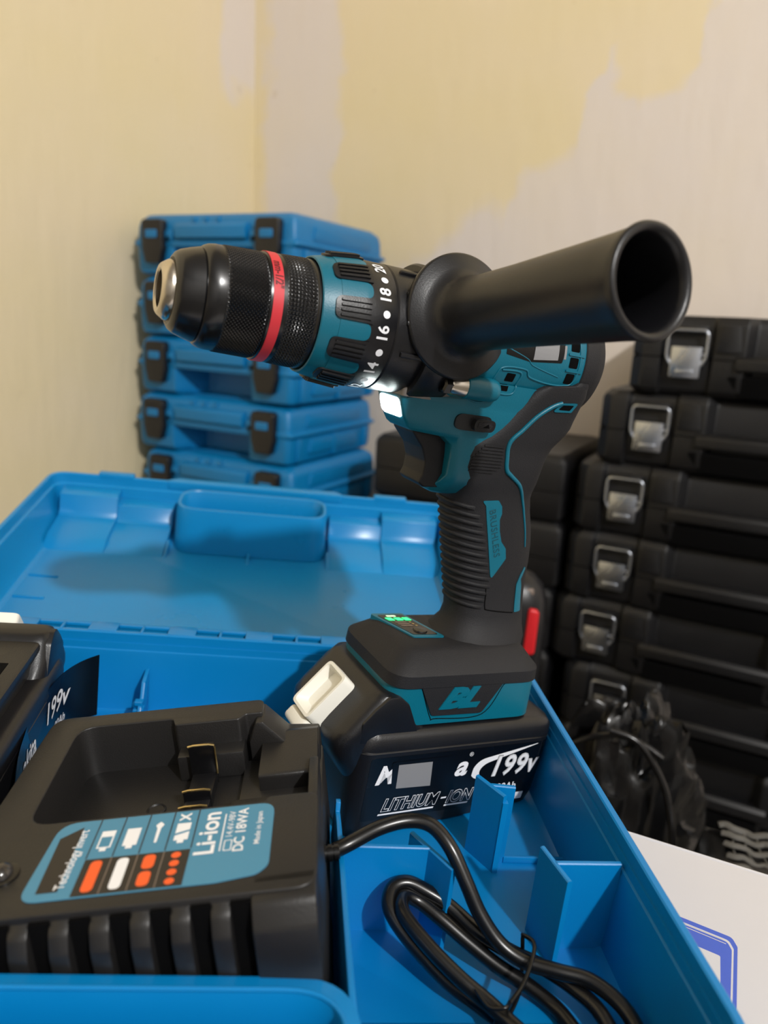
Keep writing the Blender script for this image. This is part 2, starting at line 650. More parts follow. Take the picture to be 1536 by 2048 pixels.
piping([(-27, 239.2), (-22, 236.8), (-14.7, 230.8), (-8, 222.5), (-2.8, 215.5), (-3.6, 207), (-5.5, 200.5), (-9.5, 197.5), (-17, 192.5), (-22.5, 185), (-27, 176), (-31, 166), (-33.5, 157)], 1.25)
stamp(fill2d(fillet([(37.2, 145), (34.6, 140), (33, 134.5), (35, 118), (40.8, 118.4), (37.6, 133.8), (36, 137.6), (38.6, 144)], 0.8, 2), 3), ((0, 0, 0), *LEFT), gbvh, 0.45, 0.9).build('teal_inlay', 'teal_plastic', grip, 60)
hf = stamp(fill2d(fillet([(22.5, 234), (27, 239.3), (37.5, 240.4), (34.8, 235)], 1, 3), 2), ((0, 0, 0), *LEFT), gbvh, 0.6, 1.2).build('slot_frame', 'teal_plastic', grip, 60)
stamp(fill2d(fillet([(25.5, 235.6), (28, 238.4), (35, 239.0), (33.2, 235.9)], 0.5, 2), 2), ((0, 0, 0), *LEFT), gbvh, 0.7).build('slot_opening', 'void_black', grip, 0)
# lower seam of the grip panel
piping([(-12.2, 133), (-13.2, 128), (-14.2, 121), (-17, 119.4), (-34, 117.8)], 0.35, 'panel_seam', mt='void_black', off=0.0)

# teal housing below the motor
HOUS = [(182.5, 17, 24, 28, 7, 5), (184, 13, 24, 31, 10.5, 7), (187, 10, 24, 32, 14, 10), (190, 8, 24, 29.5, 17, 13), (194, 6, 24, 27.6, 19.2, 16), (205, 2, 24.5, 28.2, 20.9, 17.2), (210, 0, 25, 29, 21.2, 17.4),
        (213.5, 0, 26, 34, 21.2, 16), (214.4, 0, 26, 50.5, 21.2, 12), (216, -4, 26, 53, 21.4, 12.3), (222, -12, 26, 57, 22.6, 13), (230.2, -22, 28, 60, 23.6, 13.6), (231, -22, 28, 60, 23.6, 13.6), (234, -26, 28, 40, 24.4, 18), (244, -28, 28, 36, 25.4, 20)]
hb_ = B().loft([ring(fillet([(a, -b_), (xm, -b_), (xf_, -bf), (xf_, bf), (xm, b_), (a, b_)], [3, 8, 2.2, 2.2, 8, 3], 5), z) for z, a, xm, xf_, b_, bf in HOUS])
housing = hb_.build('housing', 'teal_plastic', drill, 40)
# motor barrel
bar = B().lathe([(52, 0.5), (52, 28.2), (50.5, 29.4), (-34, 29.4), (-35.5, 29), (-36, 20)], AX, 80)
# side facets of the barrel
barrel = bar.build('motor_barrel', 'teal_plastic', drill, 35)
both = B()
both.add(bar.v, bar.f)
both.add(hb_.v, hb_.f)
bvh_body = both.bvh()
B().lathe([(-34.6, 20), (-34.6, 29.4), (-35.2, 30.0), (-43, 30.0), (-48, 28.6), (-52, 24.5), (-53.6, 18), (-54, 0.5)], AX, 80).build('rear_cap', 'black_rubber', drill, 40)
# raised side panel and its outline on the housing
piping([(33, 236), (24, 233.5), (18.5, 236), (17, 247.5), (14, 252.5), (1, 253.0), (-3, 249.6), (-16, 247.8), (-27, 248.4), (-30.5, 251.5), (-31.2, 262), (-29.8, 276)], 0.55, 'panel_ridge', barrel, bvh_body, off=0.0)
piping([(-20, 252), (-3, 255.5), (2, 258.5), (16, 262.5)], 0.35, 'panel_ridge', barrel, bvh_body, off=0.0)
for z in (252.0, 260.3, 268.6, 276.6):  # vent holes: flat near-black patches paint in their inner shade
    stamp(fill2d(rrect(24.4, 30.0, z - 2.7, z + 2.7, 0.8, 3), 1.5), ((0, 0, 0), *LEFT), bvh_body, 0.12).build('vent_slot', 'void_black', barrel, 0)
    stamp(fill2d(rrect(23.0, 33.5, z + 3.5, z + 4.6, 0.4, 2), 2), ((0, 0, 0), *LEFT), bvh_body, 0.7, 1.0).build('vent_bar', 'teal_plastic', barrel, 60)
for (x, z, w_, h_) in ((-8.2, 248.0, 5.4, 4.2), (-10.2, 242.6, 6.0, 3.4)):
    stamp(fill2d(rrect(x - w_ / 2, x + w_ / 2, z - h_ / 2, z + h_ / 2, 0.6, 2), 1.5), ((0, 0, 0), *LEFT), bvh_body, 0.12).build('vent_slot', 'void_black', barrel, 0)
piping([(14.5, 251.2), (3.2, 251.2), (2.6, 245.4), (4.2, 240), (13, 239.6), (15.5, 243)], 0.6, 'vent_frame', barrel, bvh_body, off=0.0)
stk = stamp(fill2d(fillet([(-15.3, 261.8), (-4, 265), (20.5, 268.5), (19.5, 259.2), (0, 257.2), (-15, 259.0)], 0.6, 2), 2), ((0, 0, 0), *LEFT), bvh_body, 0.25, 0.3).build('sticker', 'label_black', barrel, 60)
stamp(fill2d([(1.5, 258.4), (16.5, 260.2), (16.5, 269.2), (1.5, 267.6)], 2), ((0, 0, 0), *LEFT), bvh_body, 0.33).build('blank_patch', 'patch_grey', barrel, 0)
stamp(fill2d([(20.0, 261.2), (21.4, 261.4), (21.4, 268.2), (20.0, 268)], 2), ((0, 0, 0), *LEFT), bvh_body, 0.33).build('blank_patch', 'patch_grey', barrel, 0)

# gear case of grey metal, black front collar
gc = B().prism(fillet([(30, -21), (60, -15.5), (60, 15.5), (30, 21)], 2, 3), 230.8, 246, 0.8)
gc.lathe([(46, 20), (46, 30.2), (52, 30.2), (52, 20)], AX, 64)
gc.box((36, -16, 278), (54, 16, 291.5), 3)
gc.build('gear_case', 'gear_metal', drill)
B().lathe([(50.5, 18), (50.5, 28.6), (53, 29.6), (75.6, 29.6), (76.3, 29.0), (76.3, 18)], AX, 80).build('gear_case_nose', 'black_plastic', drill)
for ph in (62, 34, 8, -20):
    a = RAD(ph)
    m = Matrix.Translation(AX) @ Matrix.Rotation(a, 4, 'X')
    B().box((52, 28.2, -1.3), (72, 31.0, 1.3), 0.8, 2, m).build('nose_rib', 'black_plastic', drill)

# LED window, trigger, direction switch
led = stamp(fill2d(rrect(-11, 11, -5.2, 5.0, 3.4, 5), 3), ((66, 0.4, 221.6), (0, 1, 0), (0.36, 0, 0.93)), hb_.bvh(), 0.5, 0.9).build('led_window', 'led_white', drill, 60)
trg = fillet([(18, 216), (49.5, 216), (48.2, 213.0), (41.5, 206), (38.4, 199), (38.6, 192.5), (40.2, 188.0), (37, 185.8), (28, 186.2), (18, 189)], [0, 0, 2, 6, 6, 3, 1.5, 2, 2, 0], 5)
B().prism(trg, -11.5, 11.5, 6.5, 5, axis='y', sharp=75).build('trigger', 'trigger_black', drill, 40)
sw = stamp(fill2d(rrect(-32.0, -11.6, 218.8, 227.0, 4, 6), 2.5), ((0, 0, 0), *LEFT), bvh_body, 1.2, 2.4).build('switch_bezel', 'black_plastic', drill, 50)
swl = stamp(fill2d(rrect(-23.5, -11.2, 219.4, 225.6, 3, 6), 2.5), ((0, 0, 0), *LEFT), bvh_body, 4.4, 4.6).build('direction_switch', 'black_plastic', drill, 50)
stamp(fill2d(rrect(-21.6, -13.2, 220.9, 224.1, 1.5, 5), 2.5), ((0, 0, 0), *LEFT), bvh_body, 4.6).build('switch_inset', 'black_rubber', drill, 0)
stamp(fill2d([(-18.6, 221.5), (-14.6, 221.5), (-15.6, 223.6)], 2.5), ((0, 0, 0), *LEFT), bvh_body, 4.72).build('arrow_mark', 'void_black', drill, 0)

# screw boss and bit holder
B().lathe([(13.5, 0.3), (13.6, 3.2), (15, 5.0), (17.5, 5.8), (33.2, 5.8), (33.8, 5.2), (33.8, 0.3)], (0, 26.0, 240.2), 28).build('screw_boss', 'teal_plastic', drill)
B().lathe([(33.2, 0.3), (33.2, 5.3), (41, 5.3), (42.4, 4.6), (42.4, 3.0), (36, 2.8), (36, 0.3)], (0, 26.0, 240.2), 24).build('bit_holder', 'steel', drill)
B().lathe([(41.6, 0.3), (41.6, 4.9), (45.5, 4.9), (46.3, 3.6), (46.3, 2.4), (43, 2.2), (43, 0.3)], (0, 26.0, 240.2), 6).build('screw', 'black_gloss', drill)

# clutch ring with numbers
cl = B().lathe([(76.4, 20), (76.4, 29.1), (77, 29.5), (91, 29.5), (96.5, 28.9), (97, 28.7), (97, 20)], AX, 96)
clutch = cl.build('clutch_ring', 'black_plastic', drill)
tf = B().lathe([(96.0, 20), (96.0, 29.0), (97, 28.95), (104, 28.0), (109, 26.9), (111.2, 26.3), (111.6, 25.7), (111.2, 25.2), (104, 25.2), (104, 10)], AX, 96)
tf.build('clutch_ring_front', 'teal_plastic', clutch, 40)


def wrap(vf, x0, phi0, r, off, b=None, thick=0.0):
    """vf 2D (a along +x, b along the circumference upward) wrapped on the drill axis cylinder; r(x) radius"""
    pts = []
    for a, c in vf[0]:
        rr_ = r(x0 + a) + off
        p = phi0 + c / 29.3
        pts.append((x0 + a, rr_ * math.cos(p), AX[2] + rr_ * math.sin(p)))
    f = list(vf[1])
    if thick:
        cnt = {}
        for q in f:
            for i in range(len(q)):
                e = (q[i], q[(i + 1) % len(q)])
                cnt.setdefault((min(e), max(e)), []).append(e)
        k0 = len(pts)
        for a, c in vf[0]:
            rr_ = r(x0 + a) + off - thick
            p = phi0 + c / 29.3
            pts.append((x0 + a, rr_ * math.cos(p), AX[2] + rr_ * math.sin(p)))
        for k, es in cnt.items():
            if len(es) == 1:
                a, c = es[0]
                f.append((a, a + k0, c + k0, c))
    b = b or B()
    return b.add(pts, f)


def r_ring(x):
    return 29.5 if x < 91 else 29.2 - (x - 94) * 0.12 if x < 104 else 28.0 - (x - 104) * 0.22


NUM = [('20', 61.5), ('18', 28.5), ('16', -5.0), ('14', -39.0), ('12', -73), ('10', -107), ('8', -141), ('6', -175), ('4', 151), ('2', 118)]
for s, ph in NUM:
    t = text2d(s, 7.6, 0, 0.16)
    wrap(([(y, x) for x, y in t[0]], t[1]), 82.6, RAD(ph), r_ring, 0.18).build('number_mark', 'print_white', clutch, 0)
    d = fill2d([(1.75 * math.cos(2 * math.pi * i / 20), 1.75 * math.sin(2 * math.pi * i / 20)) for i in range(20)], 2)
    wrap(d, 82.2, RAD(ph - 16.8), r_ring, 0.18).build('dot_mark', 'print_white', clutch, 0)
# black finger pads (with ribs) between teal tongues
for k in range(10):
    ph = RAD(12.0 + 36.0 * k)
    pad = fill2d(fillet([(-8.5, -5.4), (9.4, -5.0), (9.4, 5.0), (-8.5, 5.4)], [0.5, 3.4, 3.4, 0.5], 6), 2.0)
    po = wrap(pad, 97.0, ph, r_ring, 1.0, thick=2.2).build('finger_pad', 'black_plastic', clutch, 50)
    for j in (-3.3, -1.1, 1.1, 3.3):
        wrap(fill2d(rrect(-7.0, 7.2, j - 0.55, j + 0.55, 0.5, 3), 2.2), 97, ph, r_ring, 1.95, thick=1.3).build('pad_rib', 'black_plastic', clutch, 60)
    # tongue of teal between the pads, round end toward the numbers
    tg = fill2d(fillet([(-8.6, -3.7), (6, -4.3), (6, 4.3), (-8.6, 3.7)], [3.5, 0, 0, 3.5], 7), 2)
    wrap(tg, 97.5, ph + RAD(18), r_ring, 0.3, thick=0.8).build('teal_tongue', 'teal_plastic', clutch, 60)

# keyless chuck
chuck = B().lathe([(104, 10), (104, 24.6), (112.6, 24.8), (113.0, 24.4), (126.6, 23.6), (127, 24.1), (128.8, 24.0), (128.8, 23.2), (133.2, 23.2), (133.2, 23.9), (134.2, 23.7), (134.4, 23.0),
                   (152.3, 22.3), (152.6, 22.6), (155, 22.55), (157.6, 22.1), (159.4, 21.2), (160.2, 20.5), (160.4, 19.9), (161, 20.2), (165, 19.0), (168.8, 17.6), (170.6, 16.4), (171.6, 14.9), (171.8, 14.0), (170.8, 13.4), (170, 12)], AX, 96)
chk = chuck.build('chuck', 'chuck_black', drill, 30)


def knurl(x0, x1, r0, r1, name, pitch=1.75, nd=80, h=0.62):
    NA = nd * 6
    NX = int((x1 - x0) / 0.29)
    rings = []
    for i in range(NX + 1):
        x = x0 + (x1 - x0) * i / NX
        r = r0 + (r1 - r0) * i / NX
        edge = min(1, min(i, NX - i) / 4)
        row = []
        for j in range(NA):
            a = 2 * math.pi * j / NA
            p = a * nd / (2 * math.pi) + (x - x0) / pitch
            q = a * nd / (2 * math.pi) - (x - x0) / pitch
            dp = abs(p - round(p)) * 2
            dq = abs(q - round(q)) * 2
            hh = h * min(dp, dq) * edge
            row.append((AX[0] + x, (r + hh) * math.cos(a), AX[2] + (r + hh) * math.sin(a)))
        rings.append(row)
    return B().loft(rings, False, False).build(name, 'chuck_black', chk, 0, flip=False)


knurl(134.3, 152.4, 23.0, 22.4, 'front_knurl')
knurl(113.2, 126.8, 24.45, 23.75, 'rear_knurl', pitch=1.5, nd=84)
B().lathe([(128.7, 23), (128.7, 24.25), (133.3, 24.2), (133.3, 23)], AX, 96).build('red_band', 'red_ring', chk, 35)
t = text2d('mm-1/2"', 5.0, 0, 0.12)
wrap(([(-y, -x) for x, y in t[0]], t[1]), 131.0, RAD(38), lambda x: 24.2, 0.1).build('band_mark', 'red_deep', chk, 0)
B().lathe([(168, 12.6), (172.6, 12.8), (173.4, 12.6), (176.0, 10.8), (176.6, 10.0), (176.5, 8.5), (175.8, 8.0), (160, 7.7), (160, 0.3)], AX, 48).build('chuck_nose', 'steel', chk, 30)
jaw = B()
for k in range(3):
    m = Matrix.Translation(AX) @ Matrix.Rotation(RAD(120 * k + 20), 4, 'X')
    jaw.box((158, 2.2, -2.4), (166, 7.4, 2.4), 0.7, 2, m)
jaw.build('jaws', 'chuck_black', chk)

# side handle: clamp, flange and hollow grip
hA, hB = Vector((43.5, 27, 271.6)), Vector((37.4, 138.5, 290.2))
hx = (hB - hA).normalized()
hz = Vector((0, 0, 1)) - hx * hx.z
hz.normalize()
hy = hz.cross(hx)
HM = Matrix.Translation(hA) @ Matrix((hx, hy, hz)).transposed().to_4x4()
HL = (hB - hA).length
B().lathe([(39, 27), (39, 32.4), (40.5, 33.4), (57, 33.4), (58.5, 32.4), (58.5, 27)], AX, 72).build('handle_clamp', 'black_plastic', drill)
hd = B().lathe([(-8, 0.3), (-8, 16), (-3, 24), (-2.5, 27.5), (-1.4, 29), (0.6, 29.2), (1.6, 28.3), (3.2, 22.6), (6.5, 18.4), (11, 16.9), (18, 16.7), (45, 17.2), (80, 18.4), (HL - 12, 19.2), (HL - 4.5, 19.7), (HL - 1.2, 20.6), (HL, 20.2), (HL + 0.5, 19.0),
                (HL - 0.3, 17.4), (HL - 3, 16.4), (HL - 20, 15.6), (HL - 95, 13.5), (HL - 95, 0.3)], (0, 0, 0), 96, HM)
hd.build('side_handle', 'black_plastic', drill, 50)

# foot that carries the battery
ft = B().loft([ring(rrect(a, c, -b_, b_, r, 6), z) for z, a, c, b_, r in
               ((61.5, -49, 46, 33.8, 13), (62.2, -49.8, 46.8, 34.5, 13), (80, -49.4, 46.6, 34.4, 13), (86, -49, 46.2, 34.2, 13))])
foot = ft.build('foot', 'teal_plastic', drill)
fvh = ft.bvh()
fc_ = B().loft([ring(rrect(a, c, -b_, b_, r, 6), z) for z, a, c, b_, r in
                ((83.4, -49.2, 46.4, 34.6, 13), (84, -50, 47.2, 35.5, 13.5), (90.5, -49.8, 46.8, 35.3, 13.5), (91.6, -49.2, 46, 34.6, 13), (99.6, -43, 37, 25.4, 11), (101.0, -40.5, 34.5, 23, 10), (101.6, -38, 31, 20, 9))])
cover = fc_.build('foot_cover', 'black_rubber', drill, 30)
cvh = fc_.bvh()
stamp(fill2d(fillet([(-29.5, 84.5), (-20.5, 67.4), (11.6, 67.0), (22.5, 83.6), (22, 85), (-29, 85.5)], [2, 3, 3, 2, 0, 0], 4), 4), ((0, 0, 0), *LEFT), fvh, 0.8, 1.4).build('side_panel', 'black_rubber', foot, 60)
piping([(31, 85.5), (29, 83.4), (20.6, 66.0), (17, 65.2), (-12.3, 65.6), (-23.6, 82.6), (-27, 83.6)], 0.28, 'panel_seam', foot, fvh, 'void_black', 0.0)
stamp(xf2(text2d('BL', 16.5, 0.42, 0.9, space=0.92), 1.4, 0.95, 0, -5.2, 76.6), ((0, 0, 0), *LEFT), fvh, 1.5, 0.9).build('emblem', 'teal_plastic', foot, 0)
# display on the foot
DQ = [(35, -21), (16.2, -21.2), (6.8, 10.2), (24.6, 9.4)]


def dq(a, c):
    """panel coordinates 0..1 across (front to back), 0..1 along (far to near)"""
    p = (Vector(DQ[0]) * (1 - a) + Vector(DQ[1]) * a) * (1 - c) + (Vector(DQ[3]) * (1 - a) + Vector(DQ[2]) * a) * c
    return (p.x, p.y)


UPF = ((0, 0, 101.6), (1, 0, 0), (0, 1, 0))


def dpatch(a0, a1, c0, c1, name, mt, off, thick=0.0, r=0.6):
    stamp(fill2d(fillet([dq(a0, c0), dq(a1, c0), dq(a1, c1), dq(a0, c1)], r, 3), 4), UPF, None, off, thick).build(name, mt, cover, 0)


dpatch(-0.06, 1.06, -0.05, 1.05, 'display_frame', 'teal_plastic', 0.7, 3.0, 1.6)
dpatch(0.06, 0.94, 0.04, 0.96, 'display_panel', 'label_black', 0.9, 0.2, 1.2)
dpatch(0.3, 0.62, 0.08, 0.14, 'charge_light', 'led_pale', 1.1, 0.1)
for a in (0.12, 0.42, 0.70):
    dpatch(a, a + 0.22, 0.19, 0.32, 'charge_light', 'led_green', 1.1, 0.1)
for c in (0.38, 0.46, 0.54):
    dpatch(0.2, 0.6, c, c + 0.045, 'scale_bar', 'lamp_grey', 1.05, 0.0, 0.2)
    dpatch(0.7, 0.76, c, c + 0.045, 'scale_bar', 'brass', 1.05, 0.0, 0.1)
c0 = dq(0.55, 0.78)
B().lathe([(0, 0.2), (0, 4.2), (0.8, 3.9), (1.0, 0.2)], (0, 0, 0), 24, Matrix.Translation((c0[0], c0[1], 102.4)) @ Matrix.Rotation(RAD(-90), 4, 'Y')).build('display_button', 'black_gloss', cover)


# ------------------------------------------------------------------ battery pack (shared by the drill and the loose one)
def make_battery(parent, bare):
    rows = [(0, -60, 56, 33, 9), (1.2, -62, 58.5, 34.6, 10), (8, -64, 61, 36, 11), (30, -65.5, 62, 37, 11), (48, -66.2, 61.5, 37.4, 11), (48.6, -66.2, 61.5, 37.4, 11), (49.2, -65.6, 61, 36.8, 11), (50, -66.4, 61.4, 37.6, 11), (56, -66, 60, 37.3, 11),
            (59.5, -63.5, 58, 35, 10), (60.4, -60, 54, 32, 9)]
    bb = B().loft([ring(rrect(a, c, -h, h, r, 6), z) for z, a, c, h, r in rows])
    nose = [(28, 20, 60, 31, 9), (36, 20, 66, 32.8, 9), (44, 20, 71, 34.2, 10), (50, 20, 73.6, 35, 10), (55, 20, 73, 35.2, 10), (60, 20, 69.4, 35.2, 10), (68, 28, 62.6, 35.0, 10), (76, 33, 55.6, 34.6, 10), (79, 36, 52.4, 33.6, 9), (80, 38, 49.5, 31, 8)]
    nb = B().loft([ring(rrect(a, c, -h, h, r, 6), z) for z, a, c, h, r in nose])
    if not bare:      # the underside lies flat on the case floor while the drill leans back a little
        for p in bb.v:
            if p.z < 48:
                p.z += -0.0747 * p.x * (1 - p.z / 48)
    al = B()
    al.add(bb.v, bb.f)
    al.add(nb.v, nb.f)
    al.prism(fillet([(24.5, 54), (35, 75), (41, 79.6), (47, 79.4), (54, 73), (60.5, 65.5), (61, 54)], [0, 6, 4, 5, 4, 4, 0], 5), -35.25, 35.25, 0.7, 2, axis='y', sharp=40)
    body = al.build('battery_pack', 'black_plastic', parent, 40)
    # release button: white scoop on the front slope
    fx = Vector((0.657, 0, -0.754))      # pointing down the slope
    m = Matrix.Translation((70.2, 1.5, 67.6)) @ Matrix((Vector((0, 1, 0)), fx * -1, Vector((0.754, 0, 0.657)))).transposed().to_4x4()
    outer = fillet([(-11.5, -15), (11.5, -15), (11.5, 15), (-11.5, 15)], 3.5, 5)
    inner = fillet([(-9.6, -13), (9.6, -13), (9.6, 13), (-9.6, 13)], 3, 5)
    inner2 = fillet([(-8.6, -9.5), (8.6, -9.5), (8.6, 11.8), (-8.6, 11.8)], 3, 5)
    s = B().loft([ring(outer, -8), ring(outer, 2.2), ring([(x * 0.985, y * 0.985) for x, y in outer], 2.9), ring([(x * 1.02, y * 1.02) for x, y in inner], 2.9), ring(inner, 2.2), ring(inner2, -3.2)], True, True, m=m)
    s.build('release_button', 'white_plastic', body, 35)
    lower = B().box((-11, -24, -8), (11, -15.4, 1.0), 2.5, 3, m)
    lower.build('button_skirt', 'white_plastic' if not bare else 'black_plastic', body)
    if bare:
        r_ = B()
        r_.prism(rrect(-40, 40, -27, 27, 4, 4), 60, 72, 1.6)
        r_.prism(rrect(-44, 34, -30.5, 30.5, 4, 4), 72, 77, 1.6)
        r_.build('rail_block', 'charger_plastic', body)
        for y in (-20, -8, 8, 20):
            B().box((-40, y - 2.2, 76.5), (6, y + 2.2, 77.3), 0.3).build('contact_slot', 'void_black', body, 0)
    return body, al.bvh()


bat, bvh_b = make_battery(drill, False)
SIDE = ((0, 0, 0), (-1, 0, 0), (0, 0, 1))
lab = stamp(fill2d(rrect(-53, 62.4, 8.5, 46.5, 2.5, 4), 6), SIDE, bvh_b, 0.15, 0.2).build('label', 'label_black', bat, 60)


def print_on(vf, off, mt='print_white', name='lettering', bv=None, fr=None, par=None):
    return stamp(vf, fr or SIDE, bv or bvh_b, off).build(name, mt, par or bat, 0)


print_on(xf2(text2d('M', 15, 0.3, 0.5), 0.95, 1, 0, -43.2, 35.4), 0.3)
print_on(fill2d(fillet([(-40.2, 43.2), (-4, 43.4), (-2.5, 42), (-1.5, 33), (-3, 25.6), (-38, 26.6)], 1.2, 3), 5), 0.42, 'label_black', 'sticker')
print_on(fill2d([(-36.1, 41.4), (-15.3, 41.2), (-13.8, 26.2), (-35.2, 27.1)], 6), 0.52, 'patch_grey', 'blank_patch')
print_on(xf2(text2d('a', 17, 0.28, 0.5), 1.05, 1, 0, 4.3, 35.6), 0.3)
print_on(xf2(text2d('\u00ae', 3.6), 1, 1, 0, 9.6, 42.8), 0.3)
print_on(fill2d(spline([(12.6, 29, 0), (13.5, 34.5, 0), (18, 38.6, 0), (26, 40.4, 0), (36, 42.2, 0), (55.3, 45.6, 0)], 5)[:-1] and
                [(p.x, p.y) for p in spline([(12.6, 29, 0), (13.5, 34.5, 0), (18, 38.6, 0), (26, 40.4, 0), (36, 42.2, 0), (55.3, 45.6, 0)], 5)] +
                [(p.x, p.y) for p in spline([(55.3, 45.2, 0), (40, 41.0, 0), (29, 38.0, 0), (21, 35.5, 0), (17.6, 31.5, 0), (18.5, 26.6, 0), (15, 27, 0), (12.9, 28.6, 0)], 4)], 6), 0.28, name='swoosh')
for s_, sz, x, z, sh, bo in (('199v', 17.5, 40.6, 32.6, 0.2, 0.0),):
    print_on(xf2(text2d(s_, sz, sh, 0.95, space=1.1), 0.9, 1, 0, x, z), 0.34, 'label_black')
    print_on(xf2(text2d(s_, sz, sh, 0.62, space=1.1), 0.9, 1, 0, x, z), 0.40, 'print_white')
    print_on(xf2(text2d(s_, sz, sh, 0.28, space=1.1), 0.9, 1, 0, x, z), 0.46, 'label_black')
    print_on(xf2(text2d(s_, sz, sh, 0.16, space=1.1), 0.9, 1, 0, x, z), 0.52, 'print_white')
print_on(xf2(text2d('00Ah', 6.6, 0, 0.12), 1, 1, 0, 39.5, 18.6), 0.34)
for s_, x, z in (('LITHIUM', -24.5, 16.8), ('ION', 7.2, 16.6)):
    k = 1.02 if s_ == 'LITHIUM' else 1.0
    print_on(xf2(text2d(s_, 10.6, 0.3, 0.44, space=1.0), k * 0.84, 1, 0, x, z), 0.34, 'print_white')
    print_on(xf2(text2d(s_, 10.6, 0.3, 0.10, space=1.0), k * 0.84, 1, 0, x, z), 0.42, 'label_black')
print_on(fill2d([(-4.6, 16.4), (-1.2, 16.4), (-0.9, 17.4), (-4.3, 17.4)], 5), 0.34)
print_on(fill2d([(-43, 11.0), (-8.4, 11.0), (-8.1, 12.0), (-42.7, 12.0)], 5), 0.34)
print_on(fill2d([(-1.5, 11.2), (14.2, 11.2), (14.5, 12.2), (-1.2, 12.2)], 5), 0.34)
print_on(fill2d([(44.8, 8.6), (53.2, 8.6), (53.2, 13.6), (44.8, 13.6)], 5), 0.34)

# ------------------------------------------------------------------ the open tool case (case frame: x right, y away, z up; mm from the camera)
CO = (-36.5, 330, -273)
case = empty('open_tool_case', 'open bright blue plastic tool case lying on the white carton, lid folded back', 'tool case', m=MB @ Matrix.Translation([q / 1000 for q in CO]))


def inset(x0, x1, y0, y1, r, d, n=6):
    return rrect(x0 + d, x1 - d, y0 + d, y1 - d, max(r - d, 3), n)


CX0, CX1, CY0, CY1 = -240, 167.3, 182, 481
sh = B().loft([ring(inset(CX0, CX1, CY0, CY1, 16, d), z) for d, z in
               ((14, -273), (9.5, -271), (6.5, -262), (5.2, -225), (5.0, -223), (0.6, -223), (0, -222), (0, -217.2), (0.7, -216.6), (3.2, -216.6), (4.0, -217.2), (4.3, -226.8), (6.2, -228.0), (6.8, -232), (8.0, -262), (9.0, -268.5), (12, -270))])
base = sh.build('base', 'blue_plastic', case, 30, CO)


def cpart(b_, name, mt='blue_plastic', parent=None, ang=35):
    return b_.build(name, mt, parent or base, ang, CO)


# long divider beside the charger bay, with a ragged moulded tip
cpart(B().prism([(193, -270), (322, -270), (321, -232), (318.5, -231), (318, -222), (314.5, -221.6), (313.5, -226), (300, -224), (215, -219), (193, -217)], 32.6, 35.0, 0.5, 2, axis='x'), 'divider')
# oblong hand pocket of the base, open at the top
def stadium(x0, x1, y0, y1, n=10):
    return rrect(x0, x1, y0, y1, (y1 - y0) * 0.46, n)


po = rrect(-109, 36.5, 150, 212, 22, 8)
pin = [(x + (-36.2 - x) * 0.075, y + (181 - y) * 0.19) for x, y in po]
clip = lambda pp: [(x, max(y, 189)) for x, y in pp]
cpart(B().loft([ring(clip(po), -269.8), ring(clip(po), -218.4), ring(clip([(x + (-36.2 - x) * 0.008, y + (181 - y) * 0.02) for x, y in po]), -216.6), ring(clip([(x + (-36.2 - x) * 0.062, y + (181 - y) * 0.16) for x, y in po]), -216.0), ring(clip(pin), -217.8), ring(clip(pin), -255)]), 'hand_pocket')
bead = [(x + (-36.2 - x) * 0.07, y + (181 - y) * 0.18) for x, y in po]
bead = [(x, y, -216.6) for x, y in bead if y > 188]
cpart(B().tube(bead, 0.9, 8), 'pocket_highlight_bead')  # bead added along the pocket lip to catch a highlight line
# T-shaped partitions
def tee(c0_, c1_, s0, s1, ztop, zb=-270, t=1.25, rib=None):
    b_ = B()
    for (a, c) in ((c0_, c1_), (s0, s1)):
        a, c = Vector(a), Vector(c)
        d = (c - a).normalized()
        n = Vector((-d.y, d.x)) * t
        top0, top1 = ztop if isinstance(ztop, tuple) else (ztop, ztop)
        pts = [a + n, c + n, c - n, a - n]
        rr_ = [[(p.x, p.y, zb) for p in pts], [(p.x, p.y, top0 - 0.5 if i in (0, 3) else top1 - 0.5) for i, p in enumerate(pts)],
               [(p.x * 0.7 + ((a.x + c.x) / 2) * 0.3 * 0 + p.x * 0.3, p.y, top0 if i in (0, 3) else top1) for i, p in enumerate([a + n * 0.6, c + n * 0.6, c - n * 0.6, a - n * 0.6])]]
        b_.loft(rr_)
    return b_


cpart(tee((126.8, 292), (132.2, 269.5), (129.4, 281.6), (160.5, 282.4), -224.5), 'partition', ang=25)
t1 = tee((108.6, 347.5), (119.2, 330), (113.6, 339.6), (126.6, 338.4), -225.2)
t1.box((118.2, 328.8, -270), (121.0, 332.0, -229))
cpart(t1, 'partition', ang=25)
cpart(tee((67.6, 301), (82.6, 276.4), (34.5, 290.8), (74.4, 290.2), (-226, -225.4)), 'partition', ang=25)
# ribs on the floor and small lugs
cpart(B().box((126, 336.5, -270), (160, 338.6, -266.4), 0.5), 'floor_rib')
cpart(B().box((86, 214, -270), (88, 232, -262), 0.5), 'floor_rib')
cpart(B().box((38, 236, -270), (150, 238.2, -266), 0.5), 'floor_rib')
cpart(B().prism([(395, -270), (470, -270), (470, -237), (455, -238), (450, -243), (442, -245), (400, -267)], -119.6, -117.4, 0.4, axis='x'), 'back_rib')
cpart(B().prism([(420, -270), (470, -270), (470, -237), (456, -240), (452, -249), (446, -252), (440, -262)], -84.2, -81.8, 0.4, axis='x'), 'back_rib')
burr = B()
for i in range(9):
    burr.box((-86 + random.uniform(-2, 2), 449 + random.uniform(-3, 3), -252 - i * 0.9), (-82.5 + random.uniform(-1, 2), 452.5 + random.uniform(-1, 2), -249 - i * 0.9), 0.5, 1)
cpart(burr, 'moulding_burr')

